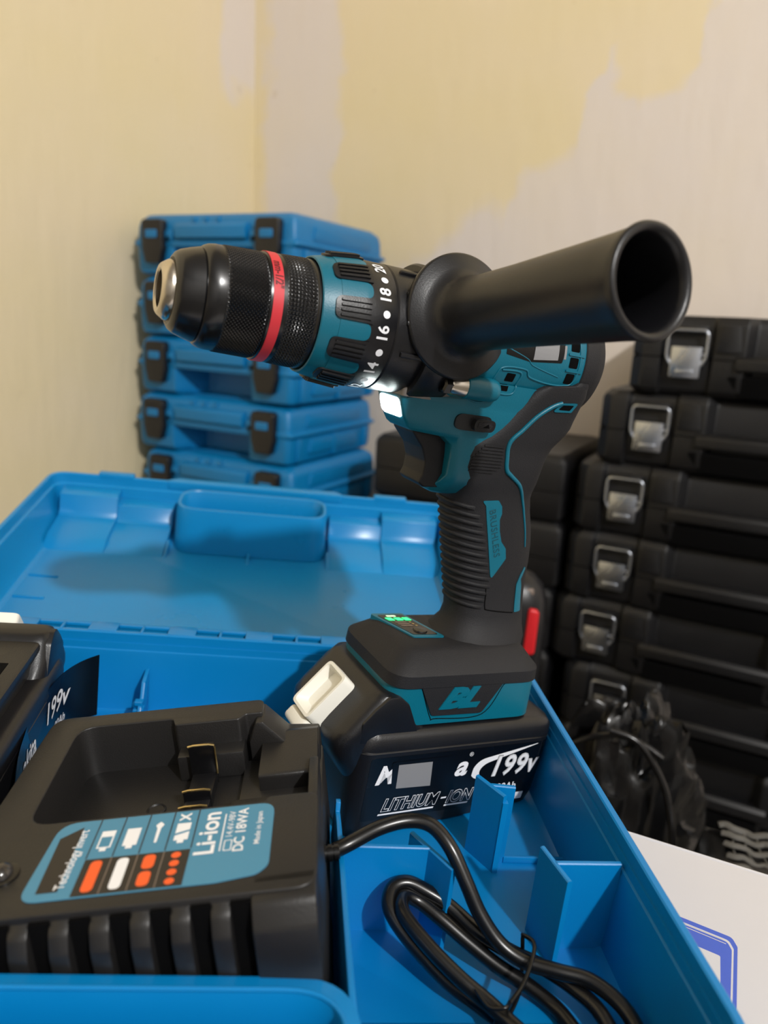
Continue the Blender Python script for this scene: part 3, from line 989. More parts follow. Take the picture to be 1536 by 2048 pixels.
# lid: folded back, nearly flat
LM = Matrix.Translation((0, 489, -217)) @ Matrix.Rotation(math.atan(0.128), 4, 'X')
LX0, LX1, LYF = -235, 162, 283
rows = [(13, -49.5), (8, -47.5), (5.5, -38), (4.6, -9), (4.4, -7), (0.6, -7), (0, -6), (0, -0.8), (0.7, 0), (3.0, 0), (3.8, -0.8), (4.4, -9), (6.4, -10.5), (8.5, -24), (12, -41), (15, -45.4), (19, -46.6)]
lid = B().loft([ring(inset(LX0, LX1, 0, LYF, 18, d), z) for d, z in rows], m=LM).build('lid', 'blue_lid', case, 30, CO)


def lpart(b_, name, mt='blue_lid', ang=35):
    b_.v = [LM @ p for p in b_.v]
    return b_.build(name, mt, lid, ang, CO)


op = rrect(-106, 35, 216, 268, 20, 9)
opc = (-35.5, 242)
sc2 = lambda k, q: [(opc[0] + (x - opc[0]) * k, opc[1] + (y - opc[1]) * q) for x, y in op]
lpart(B().loft([ring(sc2(1.03, 1.06), -46), ring(sc2(1.0, 1.0), -3), ring(sc2(0.992, 0.98), -1.6), ring(sc2(0.962, 0.90), -1.6), ring(sc2(0.95, 0.87), -3), ring(sc2(0.945, 0.86), -34)]), 'handle_pocket')
# rim bulge behind the pocket and two latch catches
lpart(B().prism(fillet([(-128, LYF - 5), (56, LYF - 5), (44, LYF + 7), (-114, LYF + 7)], 4, 4), -9, 0.8, 1.2), 'rim_bulge')
for x in (-173, 101):
    lpart(B().box((x - 17, LYF - 4, -6), (x + 17, LYF + 4.5, 2.6), 1.4), 'latch_catch')
for xa, xb_, lift in ((-221, -167, 5.0), (-167, -114, 0.0), (40, 93, 0.0), (93, 149, 5.0)):
    lpart(B().prism([(LYF - 82, -46.8), (LYF - 62 - lift, -40 + lift * 0.4), (LYF - 32, -36.5 + lift * 0.6), (LYF - 28, -33 + lift), (LYF - 24, -22 + lift * 1.6), (LYF - 18, -20.5 + lift * 1.6), (LYF - 5, -19.5 + lift * 1.6), (LYF - 5, -48), (LYF - 82, -48)], xa, xb_, 1.1, axis='x'), 'raised_panel')
for x in (-112, -36, 39):
    lpart(B().prism([(LYF - 84, -46.6), (LYF - 60, -38), (LYF - 60, -47.5), (LYF - 84, -47.5)], x - 1.2, x + 1.2, 0.4, axis='x'), 'lid_rib')
for i, (x, y) in enumerate(((-205, 150), (-205, 112), (-200, 75))):
    lpart(B().box((x - 10, y - 1.2, -46.8), (x + 14, y + 1.2, -45.4), 0.4), 'lid_rib')
# hinge strip: webs and offset barrels with slots between them
for k in range(9):
    xc = -216 + k * 50.6
    if xc + 10 < CX1:
        cpart(B().prism(rrect(xc - 9, xc + 9, 478.5, 492.5, 1, 2), -219.5, -216.2, 0.5), 'hinge_web', parent=case)
    if xc + 42 < CX1:
        cpart(B().box((xc + 24.2, 478, -219), (xc + 26.0, 490, -216.2), 0.4), 'hinge_pin', parent=case)
        cpart(B().box((xc + 9, 488.6, -219), (xc + 41.6, 492, -216.4), 0.5), 'hinge_barrel', parent=case)

# ------------------------------------------------------------------ charger, tilted in its bay
chm = MB @ Matrix.Translation((-0.0335, 0.213, -0.2578)) @ Matrix.Rotation(RAD(-10.5), 4, 'Y') @ Matrix.Rotation(RAD(-1.5), 4, 'Z')
chg = empty('battery_charger', 'black battery charger with blue Li-ion label lying in the open case', 'charger', m=chm)
cb = B()
cpoly = fillet([(-65, 6), (65, 6), (65, 58), (45, 58), (44, 55), (-48, 55), (-50, 127), (-6, 127), (-4, 121), (26, 121), (29, 125), (37, 125), (37, 138), (-65, 138)],
               [8, 8, 5, 2, 2, 9, 9, 2, 2, 2, 2, 1, 4, 9], 5)
cb.prism(cpoly, 0, 62, 3.4, 3, sharp=50, top_only=True)
chbody = cb.build('body', 'charger_plastic', chg, 35)
B().prism(rrect(-64, 64, 7, 137, 8, 5), 0.5, 37, 1.2, top_only=True).build('bay_floor', 'charger_plastic', chg)
# right end: sloping back corner, low shelf and thin side wall
B().prism(fillet([(94, 30), (134, 30), (134, 47), (128, 49), (94, 48)], [0, 0, 3, 3, 2], 3), 36, 62.5, 1.4, axis='x').build('rail_end', 'charger_plastic', chg)
B().prism([(30, 30), (63, 30), (63, 46), (48, 47.5), (37.5, 60), (34, 60), (30, 50)], 119, 137.5, 1.0, axis='y').build('corner_wedge', 'charger_plastic', chg)
B().box((59, 57, 20), (63.5, 100, 51.5), 1.2).build('side_wall', 'charger_plastic', chg)
B().box((25, 56, 30), (57, 84, 44), 1.0).build('bay_step', 'charger_plastic', chg)
B().box((27, 84, 30), (58, 120, 40), 1.0).build('bay_step', 'charger_plastic', chg)
B().box((-3, 112, 37), (28, 128, 50), 1.0).build('rail', 'charger_plastic', chg)
# contacts
ct = B().box((4, 109, 37), (15, 114, 56), 0.8)
ct.prism([(4, 84), (15, 84), (15, 110), (4, 110)], 36, 42.5, 0.4)
ct.build('contact_block', 'black_plastic', chg)
for (y, z0, z1) in ((108.4, 37, 56.6), (88, 37, 47), (78, 37, 46)):
    c = B().box((3.6, y, z0), (15.4, y + 0.9, z1), 0.2).build('contact_blade', 'black_gloss', chg)
    B().tube([(3.4, y + 0.4, z1 + 0.1), (6, y + 0.4, z1 + 0.6), (13, y + 0.4, z1 + 0.6), (15.6, y + 0.4, z1)], 0.55, 8).build('blade_edge', 'brass', c)
B().tube([(15.6, 108.6, 56), (15.8, 107.6, 50), (15.8, 107, 43)], 0.5, 8).build('blade_edge', 'brass', chg)
B().lathe([(0, 0.2), (0, 4), (0.5, 4.2), (0.9, 3.6), (0.2, 3.2), (0.1, 0.2)], (0, 0, 0), 24, Matrix.Translation((-10, 92, 37)) @ Matrix.Rotation(RAD(-90), 4, 'Y')).build('bay_screw_cover', 'charger_plastic', chg)
# vents on the front edge
for k in range(9):
    x = 36 - k * 13.2
    B().prism(fillet([(0, 6), (0, 50), (2.5, 57), (9, 61.2), (12, 61.2), (12, 6)], [1, 6, 5, 3, 0, 0], 4), x - 6.6, x, 1.0, axis='x').build('vent_rib', 'charger_plastic', chg)
    B().box((x, 4.4, 8), (x + 6.6, 8.8, 59.6)).build('vent_gap', 'void_black', chg, 0)
B().prism(fillet([(-1, 6), (-1, 52), (3, 60), (10, 62), (14, 62), (14, 6)], [1, 6, 5, 3, 0, 0], 5), 43, 64.6, 3.0, 3, axis='x').build('front_corner', 'charger_plastic', chg)
# status lamps
for (x, y) in ((-47, 27.5), (-50, 14.5)):
    B().lathe([(0, 6.4), (0.9, 6.2), (1.2, 5.2)], (0, 0, 0), 24, Matrix.Translation((x, y, 61.6)) @ Matrix.Rotation(RAD(-90), 4, 'Y'), cap1=True).build('lamp_bezel', 'black_gloss', chg)
    B().lathe([(0, 4.3), (1.8, 4.1), (3.2, 3.1), (4.0, 1.5), (4.2, 0.1)], (0, 0, 0), 24, Matrix.Translation((x, y, 62.2)) @ Matrix.Rotation(RAD(-90), 4, 'Y')).build('status_lamp', 'lens_dark', chg)
# printed label: reads from the front to the back, so text right = +y, text up = -x
TOPL = ((0, 0, 62), (1, 0, 0), (0, 1, 0))
lb = stamp(fill2d(fillet([(-36, 12), (30, 12), (44, 14), (48, 18), (48, 53), (-34, 53)], [6, 0, 6, 6, 6, 8], 6), 12), TOPL, None, 0.35, 0.35).build('label', 'label_blue', chg, 0)
RDL = ((0, 0, 62), (0, 1, 0), (-1, 0, 0))     # reading direction on the label


def lprint(vf, mt='print_white', off=0.5, name='lettering', fr=RDL):
    return stamp(vf, fr, None, off).build(name, mt, lb, 0)


def rect2(x0, x1, y0, y1, r=0.0, n=5):
    return fill2d(rrect(x0, x1, y0, y1, r, n) if r else [(x0, y0), (x1, y0), (x1, y1), (x0, y1)], 20)


lprint(rect2(-18.5, 19.0, 12.4, 30.6), 'dark_print', 0.42, 'dark_panel', TOPL)
lprint(fill2d([(-31, 15.6), (-23.6, 15.6), (-24.4, 49.5), (-31.8, 44)], 20), 'dark_print', 0.42, 'dark_panel', TOPL)
lprint(xf2(text2d('Technology Invert', 5.0, 0, 0.05), 0.84, 1, 0, 32.0, 23.4), 'print_white', 0.5)
for k in range(5):
    x = -18.5 + 9.37 * k
    lprint(rect2(x - 0.25, x + 0.25, 31, 53), 'dark_print', 0.44, 'rule_line', TOPL)
    if 0 < k < 4:
        lprint(rect2(x - 0.2, x + 0.2, 12.6, 30.5), 'lamp_grey', 0.46, 'rule_line', TOPL)
cc = [-13.8, -4.4, 5.0, 14.3]
lprint(rect2(cc[0] - 2.1, cc[0] + 2.1, 14, 29.4, 2), 'orange_print', 0.5, 'charge_symbol', TOPL)
lprint(rect2(cc[1] - 2.1, cc[1] + 2.1, 14, 29.4, 2), 'print_white', 0.5, 'charge_symbol', TOPL)
for y in (14, 22.4):
    lprint(rect2(cc[2] - 2.2, cc[2] + 2.2, y, y + 7.2, 2), 'orange_print', 0.5, 'charge_symbol', TOPL)
for y in (15, 19.4, 23.8, 28.0):
    lprint(fill2d([(cc[3] + 1.75 * math.cos(2 * math.pi * i / 18), y + 1.6 * math.sin(2 * math.pi * i / 18)) for i in range(18)], 9), 'orange_print', 0.5, 'charge_symbol', TOPL)


def battery_icon(x, full):
    lprint(fill2d([(x - 2.6, 36), (x - 1.2, 36), (x - 1.2, 34.4), (x + 1.2, 34.4), (x + 1.2, 36), (x + 2.6, 36), (x + 2.6, 45.6), (x - 2.6, 45.6)], 20), 'print_white', 0.5, 'battery_icon', TOPL)
    if full < 1:
        lprint(rect2(x - 2.0, x + 2.0, 36.6, 36.6 + 8.6 * (1 - full)), 'label_blue', 0.56, 'battery_icon', TOPL)


battery_icon(cc[0], 0.35)
battery_icon(cc[1], 1)
lprint(fill2d(fillet([(cc[2] - 0.5, 36), (cc[2] + 0.5, 36), (cc[2] + 0.7, 44), (cc[2] + 1.6, 46), (cc[2], 48), (cc[2] - 1.6, 46), (cc[2] - 0.7, 44)], 0.6, 3), 20), 'print_white', 0.5, 'thermometer_icon', TOPL)
battery_icon(cc[3], 1)
lprint(fill2d([(cc[3] - 2.8, 38.6), (cc[3] + 2.8, 40.6), (cc[3] + 2.8, 41.6), (cc[3] - 2.8, 39.8)], 20), 'label_blue', 0.57, 'battery_icon', TOPL)
lprint(xf2(text2d('X', 5.6, 0, 0.2), 1, 1, 0, 49.2, -cc[3]), 'print_white', 0.5)
lprint(xf2(text2d('Li-ion', 10.6, 0, 0.22), 1.0, 0.95, 0, 38.4, -24.4), 'print_white', 0.5)
lprint(rect2(29.4, 29.9, 27.5, 48.5), 'print_white', 0.5, 'underline', TOPL)
lprint(xf2(text2d('14.4V-98V', 3.6), 1.0, 1.0, 0, 42.0, -32.3), 'print_white', 0.5)
lprint(rect2(30.8, 33.8, 27.4, 33.2, 0.5, 2), 'print_white', 0.48, 'battery_icon', TOPL)
lprint(rect2(31.2, 33.4, 27.8, 32.8, 0.4, 2), 'label_blue', 0.52, 'battery_icon', TOPL)
lprint(xf2(text2d('DC 18WA', 5.4, 0, 0.1), 1.02, 1.0, 0, 38.6, -36.4), 'print_white', 0.5)
lprint(xf2(text2d('Made in Japan', 3.0, 0, 0.02), 1.12, 1.0, 0, 38.6, -42.8), 'print_white', 0.5)
# strain relief of the cord on the right side
sr = B()
for k in range(3):
    sr.lathe([(k * 2.6, 3.6 - k * 0.1), (k * 2.6 + 1.7, 3.6 - k * 0.1)], (63, 66, 26), 16, cap0=True, cap1=True)
sr.lathe([(0, 3.0), (7.4, 2.8)], (63, 66, 26), 16, cap0=True, cap1=True)
sr.build('strain_relief', 'cord_black', chg)

# ------------------------------------------------------------------ mains cord in the right-hand compartment
ko = (80, 300, -265)
cord = empty('coiled_cable', 'black charger cord coiled and tied in the right compartment of the blue case', 'cord', m=MB @ Matrix.Translation([q / 1000 for q in ko]))
path = [(27.5, 279, -222), (36, 281, -218.5), (50, 288, -215), (63, 291, -213), (73, 289, -213.5), (81, 282, -219), (88, 274.5, -230), (94.5, 268, -241), (103, 262, -250), (113, 257, -254), (126, 252, -254), (139, 247, -254), (149, 236, -256), (152, 222, -260),
        (148, 208, -264), (136, 201, -265), (122, 205, -264), (112, 219, -263), (104, 232, -263), (94, 241, -262), (82, 250, -260), (72, 259, -256), (62, 268, -250), (56.5, 276, -245), (58.5, 283, -241.5), (65, 285.4, -240.5), (74, 283, -243), (84, 279, -247), (96, 270, -252),
        (109, 264, -256), (122, 258, -258), (133, 250, -260), (141, 238, -261), (144, 222, -265), (134, 208, -258), (118, 209, -257), (104, 226, -257), (94, 238, -256), (84, 246, -253), (74, 255, -249), (66, 264, -245.5), (61.5, 272, -243.5), (63, 280, -243.5), (70, 281, -246),
        (80, 275, -250), (92, 268, -256), (104, 261, -261), (116, 254, -264), (126, 244, -266), (132, 228, -266.4)]
B().tube([Vector(p) for p in spline(path, 7)], 3.3, 12).build('cable', 'cord_black', cord, 60, ko)
B().tube(spline([(114, 266, -249), (117, 260, -247.5), (114, 252, -249), (108, 243, -252), (101, 236, -254), (96, 233, -258), (97, 234, -265), (104, 242, -267), (112, 254, -267), (115, 263, -262), (114, 266, -249)], 6)[:-1], 0.9, 8, True).build('twist_tie', 'cord_black', cord, 60, ko)
B().tube(spline([(101, 236, -253), (98, 231, -250), (92, 233, -252), (88, 240, -251)], 6), 0.8, 8).build('tie_tail', 'cord_black', cord, 60, ko)
gl = B()
for k in range(6):
    gl.box((92 + k * 2.3, 268.6 - k * 1.3, -250.2 - k * 0.5), (93 + k * 2.3, 271.2 - k * 1.3, -249.4 - k * 0.5), 0.2, 1)

# ------------------------------------------------------------------ loose battery standing at the left
bm_ = MB @ Matrix.Translation((-0.1585, 0.372, -0.2698)) @ Matrix.Rotation(RAD(92), 4, 'Z')
loose, lbv = make_battery(None, True)
loose.matrix_world = bm_
tag(loose, 'loose black battery pack with a peeling label at the left of the case', 'battery')
# peeling label on its right side (local -y), curling off at both ends
pl = B()
NXL, NZL = 30, 8


def peel(s, t):
    x = -70 + s * 140
    z = 12 + t * 40 + 4 * s
    d = 0.4 + 16 * max(0, (s - 0.72) / 0.28) ** 2 + 11 * max(0, (0.30 - s) / 0.30) ** 2 + 2.0 * math.sin(s * 9) * t
    x2 = x - 6 * max(0, (s - 0.8) / 0.2) ** 2
    return (x2, -37.8 - d, z)


grid = [[peel(i / NXL, j / NZL) for j in range(NZL + 1)] for i in range(NXL + 1)]
pv = [p for r in grid for p in r]
pf = [(i * (NZL + 1) + j, (i + 1) * (NZL + 1) + j, (i + 1) * (NZL + 1) + j + 1, i * (NZL + 1) + j + 1) for i in range(NXL) for j in range(NZL)]
pl.add(pv, pf)
pl.add([(p[0], p[1] + 0.35, p[2]) for p in pv], pf)
pl.build('peeling_label', 'label_black', loose, 60)
plv = B().add(pv, pf).bvh()
BK = ((0, 0, 0), (1, 0, 0), (0, 0, 1))
for s_, sz, x, z, bo in (('akita', 15, -14, 36, 0.35), ('199v', 17, 30, 40, 0.2), ('00Ah', 7, 36, 27, 0.1)):
    stamp(xf2(text2d(s_, sz, 0.25, bo), 0.92, 1, 0, x, z), BK, plv, 0.3).build('lettering', 'print_white', loose, 0)
wf = B()
wv = []
for i in range(9):
    a = -0.3 + i / 8 * 2.2
    for j in range(5):
        wv.append((-66 - 4 * math.sin(a) + j * 10.5, -52 - 7 * math.cos(a), 34 + 14 * math.sin(a) - i * 1.2 - j * 0.5))
wf.add(wv, [(i * 5 + j, i * 5 + j + 1, (i + 1) * 5 + j + 1, (i + 1) * 5 + j) for i in range(8) for j in range(4)])
wf.build('label_backing', 'paper_white', loose, 60)

# ------------------------------------------------------------------ carton under the case
e1 = Vector((0.897, -0.442, 0))
e2 = Vector((-0.442, -0.897, 0))
C0 = Vector((212, 371, -274))
kc = C0 + e1 * -90 + e2 * 210
km = MB @ Matrix.Translation([q / 1000 for q in (kc.x, kc.y, -726)]) @ Matrix((e1, -e2, Vector((0, 0, 1)))).transposed().to_4x4()
ctn = empty('carton', 'white cardboard carton with a blue printed logo under the tool case', 'carton', m=km)
B().box((-240, -210, 0), (240, 210, 451.2), 1.6, 2).build('box_body', 'paper_white', ctn)
B().box((-238.4, -208.4, 450.6), (238.4, 208.2, 452.0), 0.6, 1).build('top_flap', 'paper_white', ctn)
B().tube([(-239, 209.6, 451), (0, 209.9, 451.4), (239, 209.6, 451)], 1.0, 8).build('flap_edge', 'paper_white', ctn)


def onc(x, y):
    """case-frame point on the carton top to carton coordinates"""
    p = Vector((x, y, 0)) - Vector((kc.x, kc.y, 0))
    return (p.dot(e1), -p.dot(e2))


LG = [onc(204.5, 304), onc(210, 306.5), onc(231.5, 293), onc(231, 287), onc(208, 248), onc(190, 262)]
c_l = Vector(LG[0]) * 0.25 + Vector(LG[2]) * 0.25 + Vector(LG[4]) * 0.25 + Vector(LG[5]) * 0.25
CT = ((0, 0, 452.0), (1, 0, 0), (0, 1, 0))
for k, mt, off in ((1.0, 'print_blue', 0.15), (0.88, 'paper_white', 0.2), (0.82, 'print_blue', 0.25)):
    stamp(fill2d(fillet([tuple(c_l + (Vector(p) - c_l) * k) for p in LG], 3 * k, 4), 30), CT, None, off).build('printed_logo', mt, ctn, 0)
q = [onc(206, 290), onc(219, 281.5), onc(204, 254), onc(191, 263)]
stamp(fill2d(fillet(q, 1.0, 3), 30), CT, None, 0.3).build('printed_logo', 'paper_white', ctn, 0)
for k in (0.0, 0.45):
    a, c = Vector(onc(209, 302.5 - k * 6)), Vector(onc(226, 291.5 - k * 6))
    n = Vector((-(c - a).y, (c - a).x)).normalized() * 0.25
    stamp(fill2d([tuple(a + n), tuple(c + n), tuple(c - n), tuple(a - n)], 30), CT, None, 0.35).build('printed_logo', 'paper_white', ctn, 0)

# ------------------------------------------------------------------ closed blue tool cases, stacked in the corner
BW, BD, BH = 345.0, 300.0, 104.0


def make_blue_case():
    r = empty('tool_case')
    W = BW / 2

    def outl(d, notch, r_=12):
        if notch:
            p = [(-W + d, d), (-86, d), (-62, 70), (62, 70), (88, d), (W - d, d), (W - d, BD - d), (-W + d, BD - d)]
            return fillet(p, [r_, 3, 4, 4, 3, r_, r_, r_], 4)
        return fillet([(-W + d, d), (-86, d), (-70, d + 0.5), (72, d + 0.5), (88, d), (W - d, d), (W - d, BD - d), (-W + d, BD - d)], [r_, 3, 4, 4, 3, r_, r_, r_], 4)
    B().loft([ring(outl(d, True), z) for d, z in ((9, 0), (3, 3), (1, 12), (0, 46), (0, 49))]).build('lower_shell', 'blue_case', r)
    up = B().loft([ring(outl(d, False), z) for d, z in ((0, 54), (0, 60), (1.5, 82), (4, 92), (14, 101), (18, 102))])
    up.build('upper_shell', 'blue_case', r)
    B().prism(rrect(-W + 40, W - 30, 40, BD - 30, 14, 4), 101, 104, 1.4, top_only=True).build('top_panel', 'blue_case', r)
    B().loft([ring(rrect(-W - d, W + d, -d * 0.3, BD + d, 12, 4), z) for d, z in ((0, 46), (6.5, 50.5), (7, 52.5), (6.5, 54.5), (0, 59))]).build('seam_flange', 'blue_case', r)
    # handle bar across the front with its two brackets
    B().prism(fillet([(-9, 60), (-9, 80), (-2, 86), (6, 86), (6, 60)], [3, 5, 3, 0, 0], 4), -76, 78, 1.5, axis='x').build('handle', 'blue_case', r)
    for x in (-92, 92):
        B().box((x - 9, -5, 56), (x + 9, 6, 74), 3).build('handle_bracket', 'blue_case', r)
        B().lathe([(0, 3.4), (5, 3.4)], (0, 0, 0), 14, Matrix.Translation((x, -7, 60)) @ Matrix.Rotation(RAD(90), 4, 'Z'), True, True).build('handle_pin', 'void_black', r)
    for x in (-40, -14, 12):
        B().box((x - 4, 1.5, 87), (x + 4, 8, 96), 1.2).build('front_rib', 'blue_case', r)
    for s_ in (-124, 124):
        l = B().prism(fillet([(s_ - 24, 92), (s_ + 24, 92), (s_ + 24, 42), (s_ + 17, 18), (s_ - 17, 18), (s_ - 24, 42)], [9, 9, 6, 6, 6, 6], 5), -13, 4, 2.6, 3, axis='y', sharp=50).build('latch', 'black_plastic', r)
        B().prism(fillet([(s_ - 13, 74), (s_ + 13, 74), (s_ + 13, 60), (s_ - 13, 60)], 3, 4), -15.4, -11, 1.6, 3, axis='y').build('latch_tab', 'blue_case', l)
    # side webs
    for s_ in (-1, 1):
        B().prism(fillet([(60, 14), (240, 14), (230, 40), (70, 40)], 6, 4), s_ * W - 3, s_ * W + 3, 1.5, axis='x').build('side_panel', 'blue_case', r)
        B().prism(fillet([(50, 62), (250, 62), (240, 86), (60, 86)], 6, 4), s_ * (W - 1) - 3, s_ * (W - 1) + 3, 1.5, axis='x').build('side_panel', 'blue_case', r)
        for y in (30, 150, 268):
            B().box((s_ * W - 3, y - 6, 4), (s_ * W + 4, y + 6, 46), 2).build('side_rib', 'blue_case', r)
    return r


FR = Vector((-0.136, 1.29, 0))
blue_lab = ['topmost blue tool case of the corner stack, just above the chuck', 'second blue tool case from the top of the corner stack',
            'third blue tool case from the top of the corner stack', 'fourth blue tool case from the top of the corner stack', 'lowest visible blue tool case of the corner stack, behind the open lid',
            'hidden blue tool case sixth from the top of the corner stack', 'hidden blue tool case seventh from the top of the corner stack', 'bottom blue tool case of the corner stack, on the floor']
proto = make_blue_case()
jit = [(0, 0), (4, 0.6), (-1, -0.5), (-6, 0.4), (4, -0.6), (6, 0.3), (2, -0.3), (0, 0)]
zb = CAMZ + 0.162
for i, lb_ in enumerate(blue_lab):
    zs = 1.0 if i < 5 else (zb / (8 - i)) / 0.105
    zb -= 0.105 * zs
    o = proto if i == 0 else copy_tree(proto)
    p = FR + U * (-0.2045 + jit[i][0] / 1000)
    o.matrix_world = Matrix.Translation((p.x, p.y, max(zb, 0))) @ Matrix.Rotation(YAW + RAD(jit[i][1]), 4, 'Z') @ Matrix.Diagonal((1, 1, zs * 1.002, 1))
    tag(o, lb_, 'tool case', 'blue tool cases stacked in the corner')

# ------------------------------------------------------------------ black storage cases
KD = 290.0


def make_black_case(KW):
    r = empty('storage_case')
    W = KW / 2

    def half(z0, z1, lower):
        f0, f1 = (7, 0) if lower else (0, 9)

        def o(d):
            n = 13
            return fillet([(-W + d, 16 + d), (-W + 16 + d, d), (-W + 40, d), (-W + 44, 7 + d), (-W + 106, 7 + d), (-W + 110, d), (-W + 150, d - 4), (-W + 162, n + d), (W - 162, n + d), (W - 150, d - 4), (W - 110, d), (W - 106, 7 + d), (W - 44, 7 + d), (W - 40, d), (W - 16 - d, d), (W - d, 16 + d), (W - d, KD - d), (-W + d, KD - d)],
                          [4, 4, 1, 1, 1, 1, 3, 3, 3, 3, 1, 1, 1, 1, 4, 4, 10, 10], 3)
        zz = [(f0, z0), (f0 * 0.3, z0 + 5), (0, z0 + 9), (0, z1 - 9), (f1 * 0.4, z1 - 4), (f1, z1)] if lower else [(f0, z0), (0, z0 + 8), (0, z1 - 14), (f1 * 0.25, z1 - 7), (f1, z1)]
        return B().loft([ring(o(d), z) for d, z in zz])
    half(0, 50, True).build('lower_shell', 'case_black', r, 28)
    half(51.5, 107.5, False).build('upper_shell', 'case_black', r, 28)
    B().box((-W + 4, 8, 48), (W - 4, KD - 4, 54)).build('seam_core', 'void_black', r, 0)
    # handle rail along the seam, over a near-black block that paints in the hand recess's shade
    B().prism(fillet([(-9, 37), (-9, 52), (-3, 57), (12, 57), (12, 37)], [3, 4, 3, 0, 0], 4), -W + 140, W - 140, 1.6, axis='x').build('handle', 'case_black', r)
    B().prism(fillet([(-W + 130, 30), (W - 130, 30), (W - 150, 2), (-W + 150, 2)], 3, 3), -3.4, 14.5, 1.0, axis='y').build('hand_recess_shade', 'void_black', r)
    B().prism(fillet([(-W + 112, 60), (-W + 146, 60), (-W + 140, 96), (-W + 116, 98)], 3, 3), -5, 4, 1.6, axis='y').build('front_boss', 'case_black', r)
    for s_ in (-1, 1):
        xc = s_ * (W - 75)
        l = B().prism(fillet([(xc - 20, 66), (xc + 20, 66), (xc + 20, 24), (xc - 20, 24)], 2, 3), -6, 1.5, 0.8, 2, axis='y').build('latch_plate', 'latch_metal', r)
        B().box((xc - 12, -8.6, 29), (xc + 12, -5.4, 35), 1.4, 3).build('latch_pull', 'latch_metal', l)
        for k in (-9, 0, 9):
            B().prism([(xc + k - 5, 42), (xc + k - 3.2, 42), (xc + k + 4.8, 62), (xc + k + 3, 62)], -6.9, -5.6, 0.3, axis='y').build('latch_groove', 'latch_metal', l)
        B().tube(fillet_path([(xc + 17, -3, 38), (xc + 26, -4, 50), (xc + 26, -5, 88), (xc - 26, -5, 88), (xc - 26, -4, 50), (xc - 17, -3, 38)]), 2.3, 10).build('wire_bail', 'latch_metal', r, 60)
        B().box((xc - 24, -3, 83), (xc + 24, 8, 94), 2).build('bail_hook', 'case_black', r)
        for zz_ in (44, 56):
            B().lathe([(0, 2.3), (6, 2.3)], (0, 0, 0), 12, Matrix.Translation((xc + 18, -3, zz_)), True, True).build('latch_rivet', 'latch_metal', l)
    return r


def fillet_path(pts, r=8, n=5):
    out = [Vector(pts[0])]
    for i in range(1, len(pts) - 1):
        p = Vector(pts[i])
        a, c = Vector(pts[i - 1]) - p, Vector(pts[i + 1]) - p
        d = min(r, a.length * 0.45, c.length * 0.45)
        p0, p1 = p + a.normalized() * d, p + c.normalized() * d
        for j in range(n + 1):
            t_ = j / n
            out.append(p0 * (1 - t_) ** 2 + p * (2 * t_ * (1 - t_)) + p1 * t_ * t_)
    out.append(Vector(pts[-1]))
    return out


kproto = make_black_case(470.0)
kproto2 = make_black_case(340.0)
KP = Vector((0.43, 1.1, 0))
off = [-18, -55, -78, -82, -93, -64, -70]
ztop = [25, -85, -195, -305, -415, -525, -635]
klab = ['topmost black case of the right stack, below the side handle', 'second black case from the top of the right stack', 'third black case from the top of the right stack',
        'fourth black case from the top of the right stack', 'fifth black case from the top of the right stack', 'sixth black case of the right stack, latch half behind the plastic bag', 'bottom black case of the right stack, behind the bag and netting']
rz = [1.0, -0.6, 0.3, 0.0, -0.8, 0.6, 0]
for i in range(7):
    o = kproto if i == 0 else copy_tree(kproto)
    p = KP + U * ((off[i] - 75 + 235) / 1000)
    o.matrix_world = Matrix.Translation((p.x, p.y, CAMZ + (ztop[i] - 110) / 1000)) @ Matrix.Rotation(YAW + RAD(rz[i]), 4, 'Z') @ Matrix.Diagonal((1, 1, 110 / 108, 1))
    tag(o, klab[i], 'storage case', 'black cases stacked at the right')
k2 = ['top black case of the low stack behind the drill, hinge side out', 'second black case from the top of the low stack behind the drill grip', 'third black case from the top of the low stack behind the drill grip',
      'fourth black case from the top of the low stack behind the drill', 'bottom black case of the low stack behind the drill']
KQ = Vector((0.05, 1.3, 0))
for i in range(5):
    o = kproto2 if i == 0 else copy_tree(kproto2)
    p = KQ + U * (0.088 + (i % 2) * 0.004) + V * (KD / 1000)
    o.matrix_world = Matrix.Translation((p.x, p.y, CAMZ - 0.195 - 0.110 * (i + 1))) @ Matrix.Rotation(YAW + math.pi, 4, 'Z') @ Matrix.Diagonal((1, 1, 110 / 108, 1))
    tag(o, k2[i], 'storage case', 'black cases behind the drill')

# ------------------------------------------------------------------ small things between the case and the right stack
# rounded black tool with a red slide
tl = empty('power_tool', 'rounded black tool with a red slide standing behind the drill grip', 'power tool', m=Matrix.Translation((0.150, 0.80, 0.0)))
B().loft([sup(-34 * k, 34 * k, 34 * k, z, 2.2, 32) for z, k in ((0, 0.9), (6, 1.0), (360, 0.95), (420, 1.0), (455, 0.96), (472, 0.82), (482, 0.55), (486, 0.15))]).build('body', 'black_plastic', tl, 50)
B().prism(fillet([(6, 402), (19, 402), (20, 452), (8, 456)], 5, 5), -36, -26, 2.5, 3, axis='y').build('slide', 'red_plastic', tl)
B().prism(rrect(4, 14, 462, 474, 3, 4), -27, -18, 2, 3, axis='y').build('button', 'lamp_grey', tl)

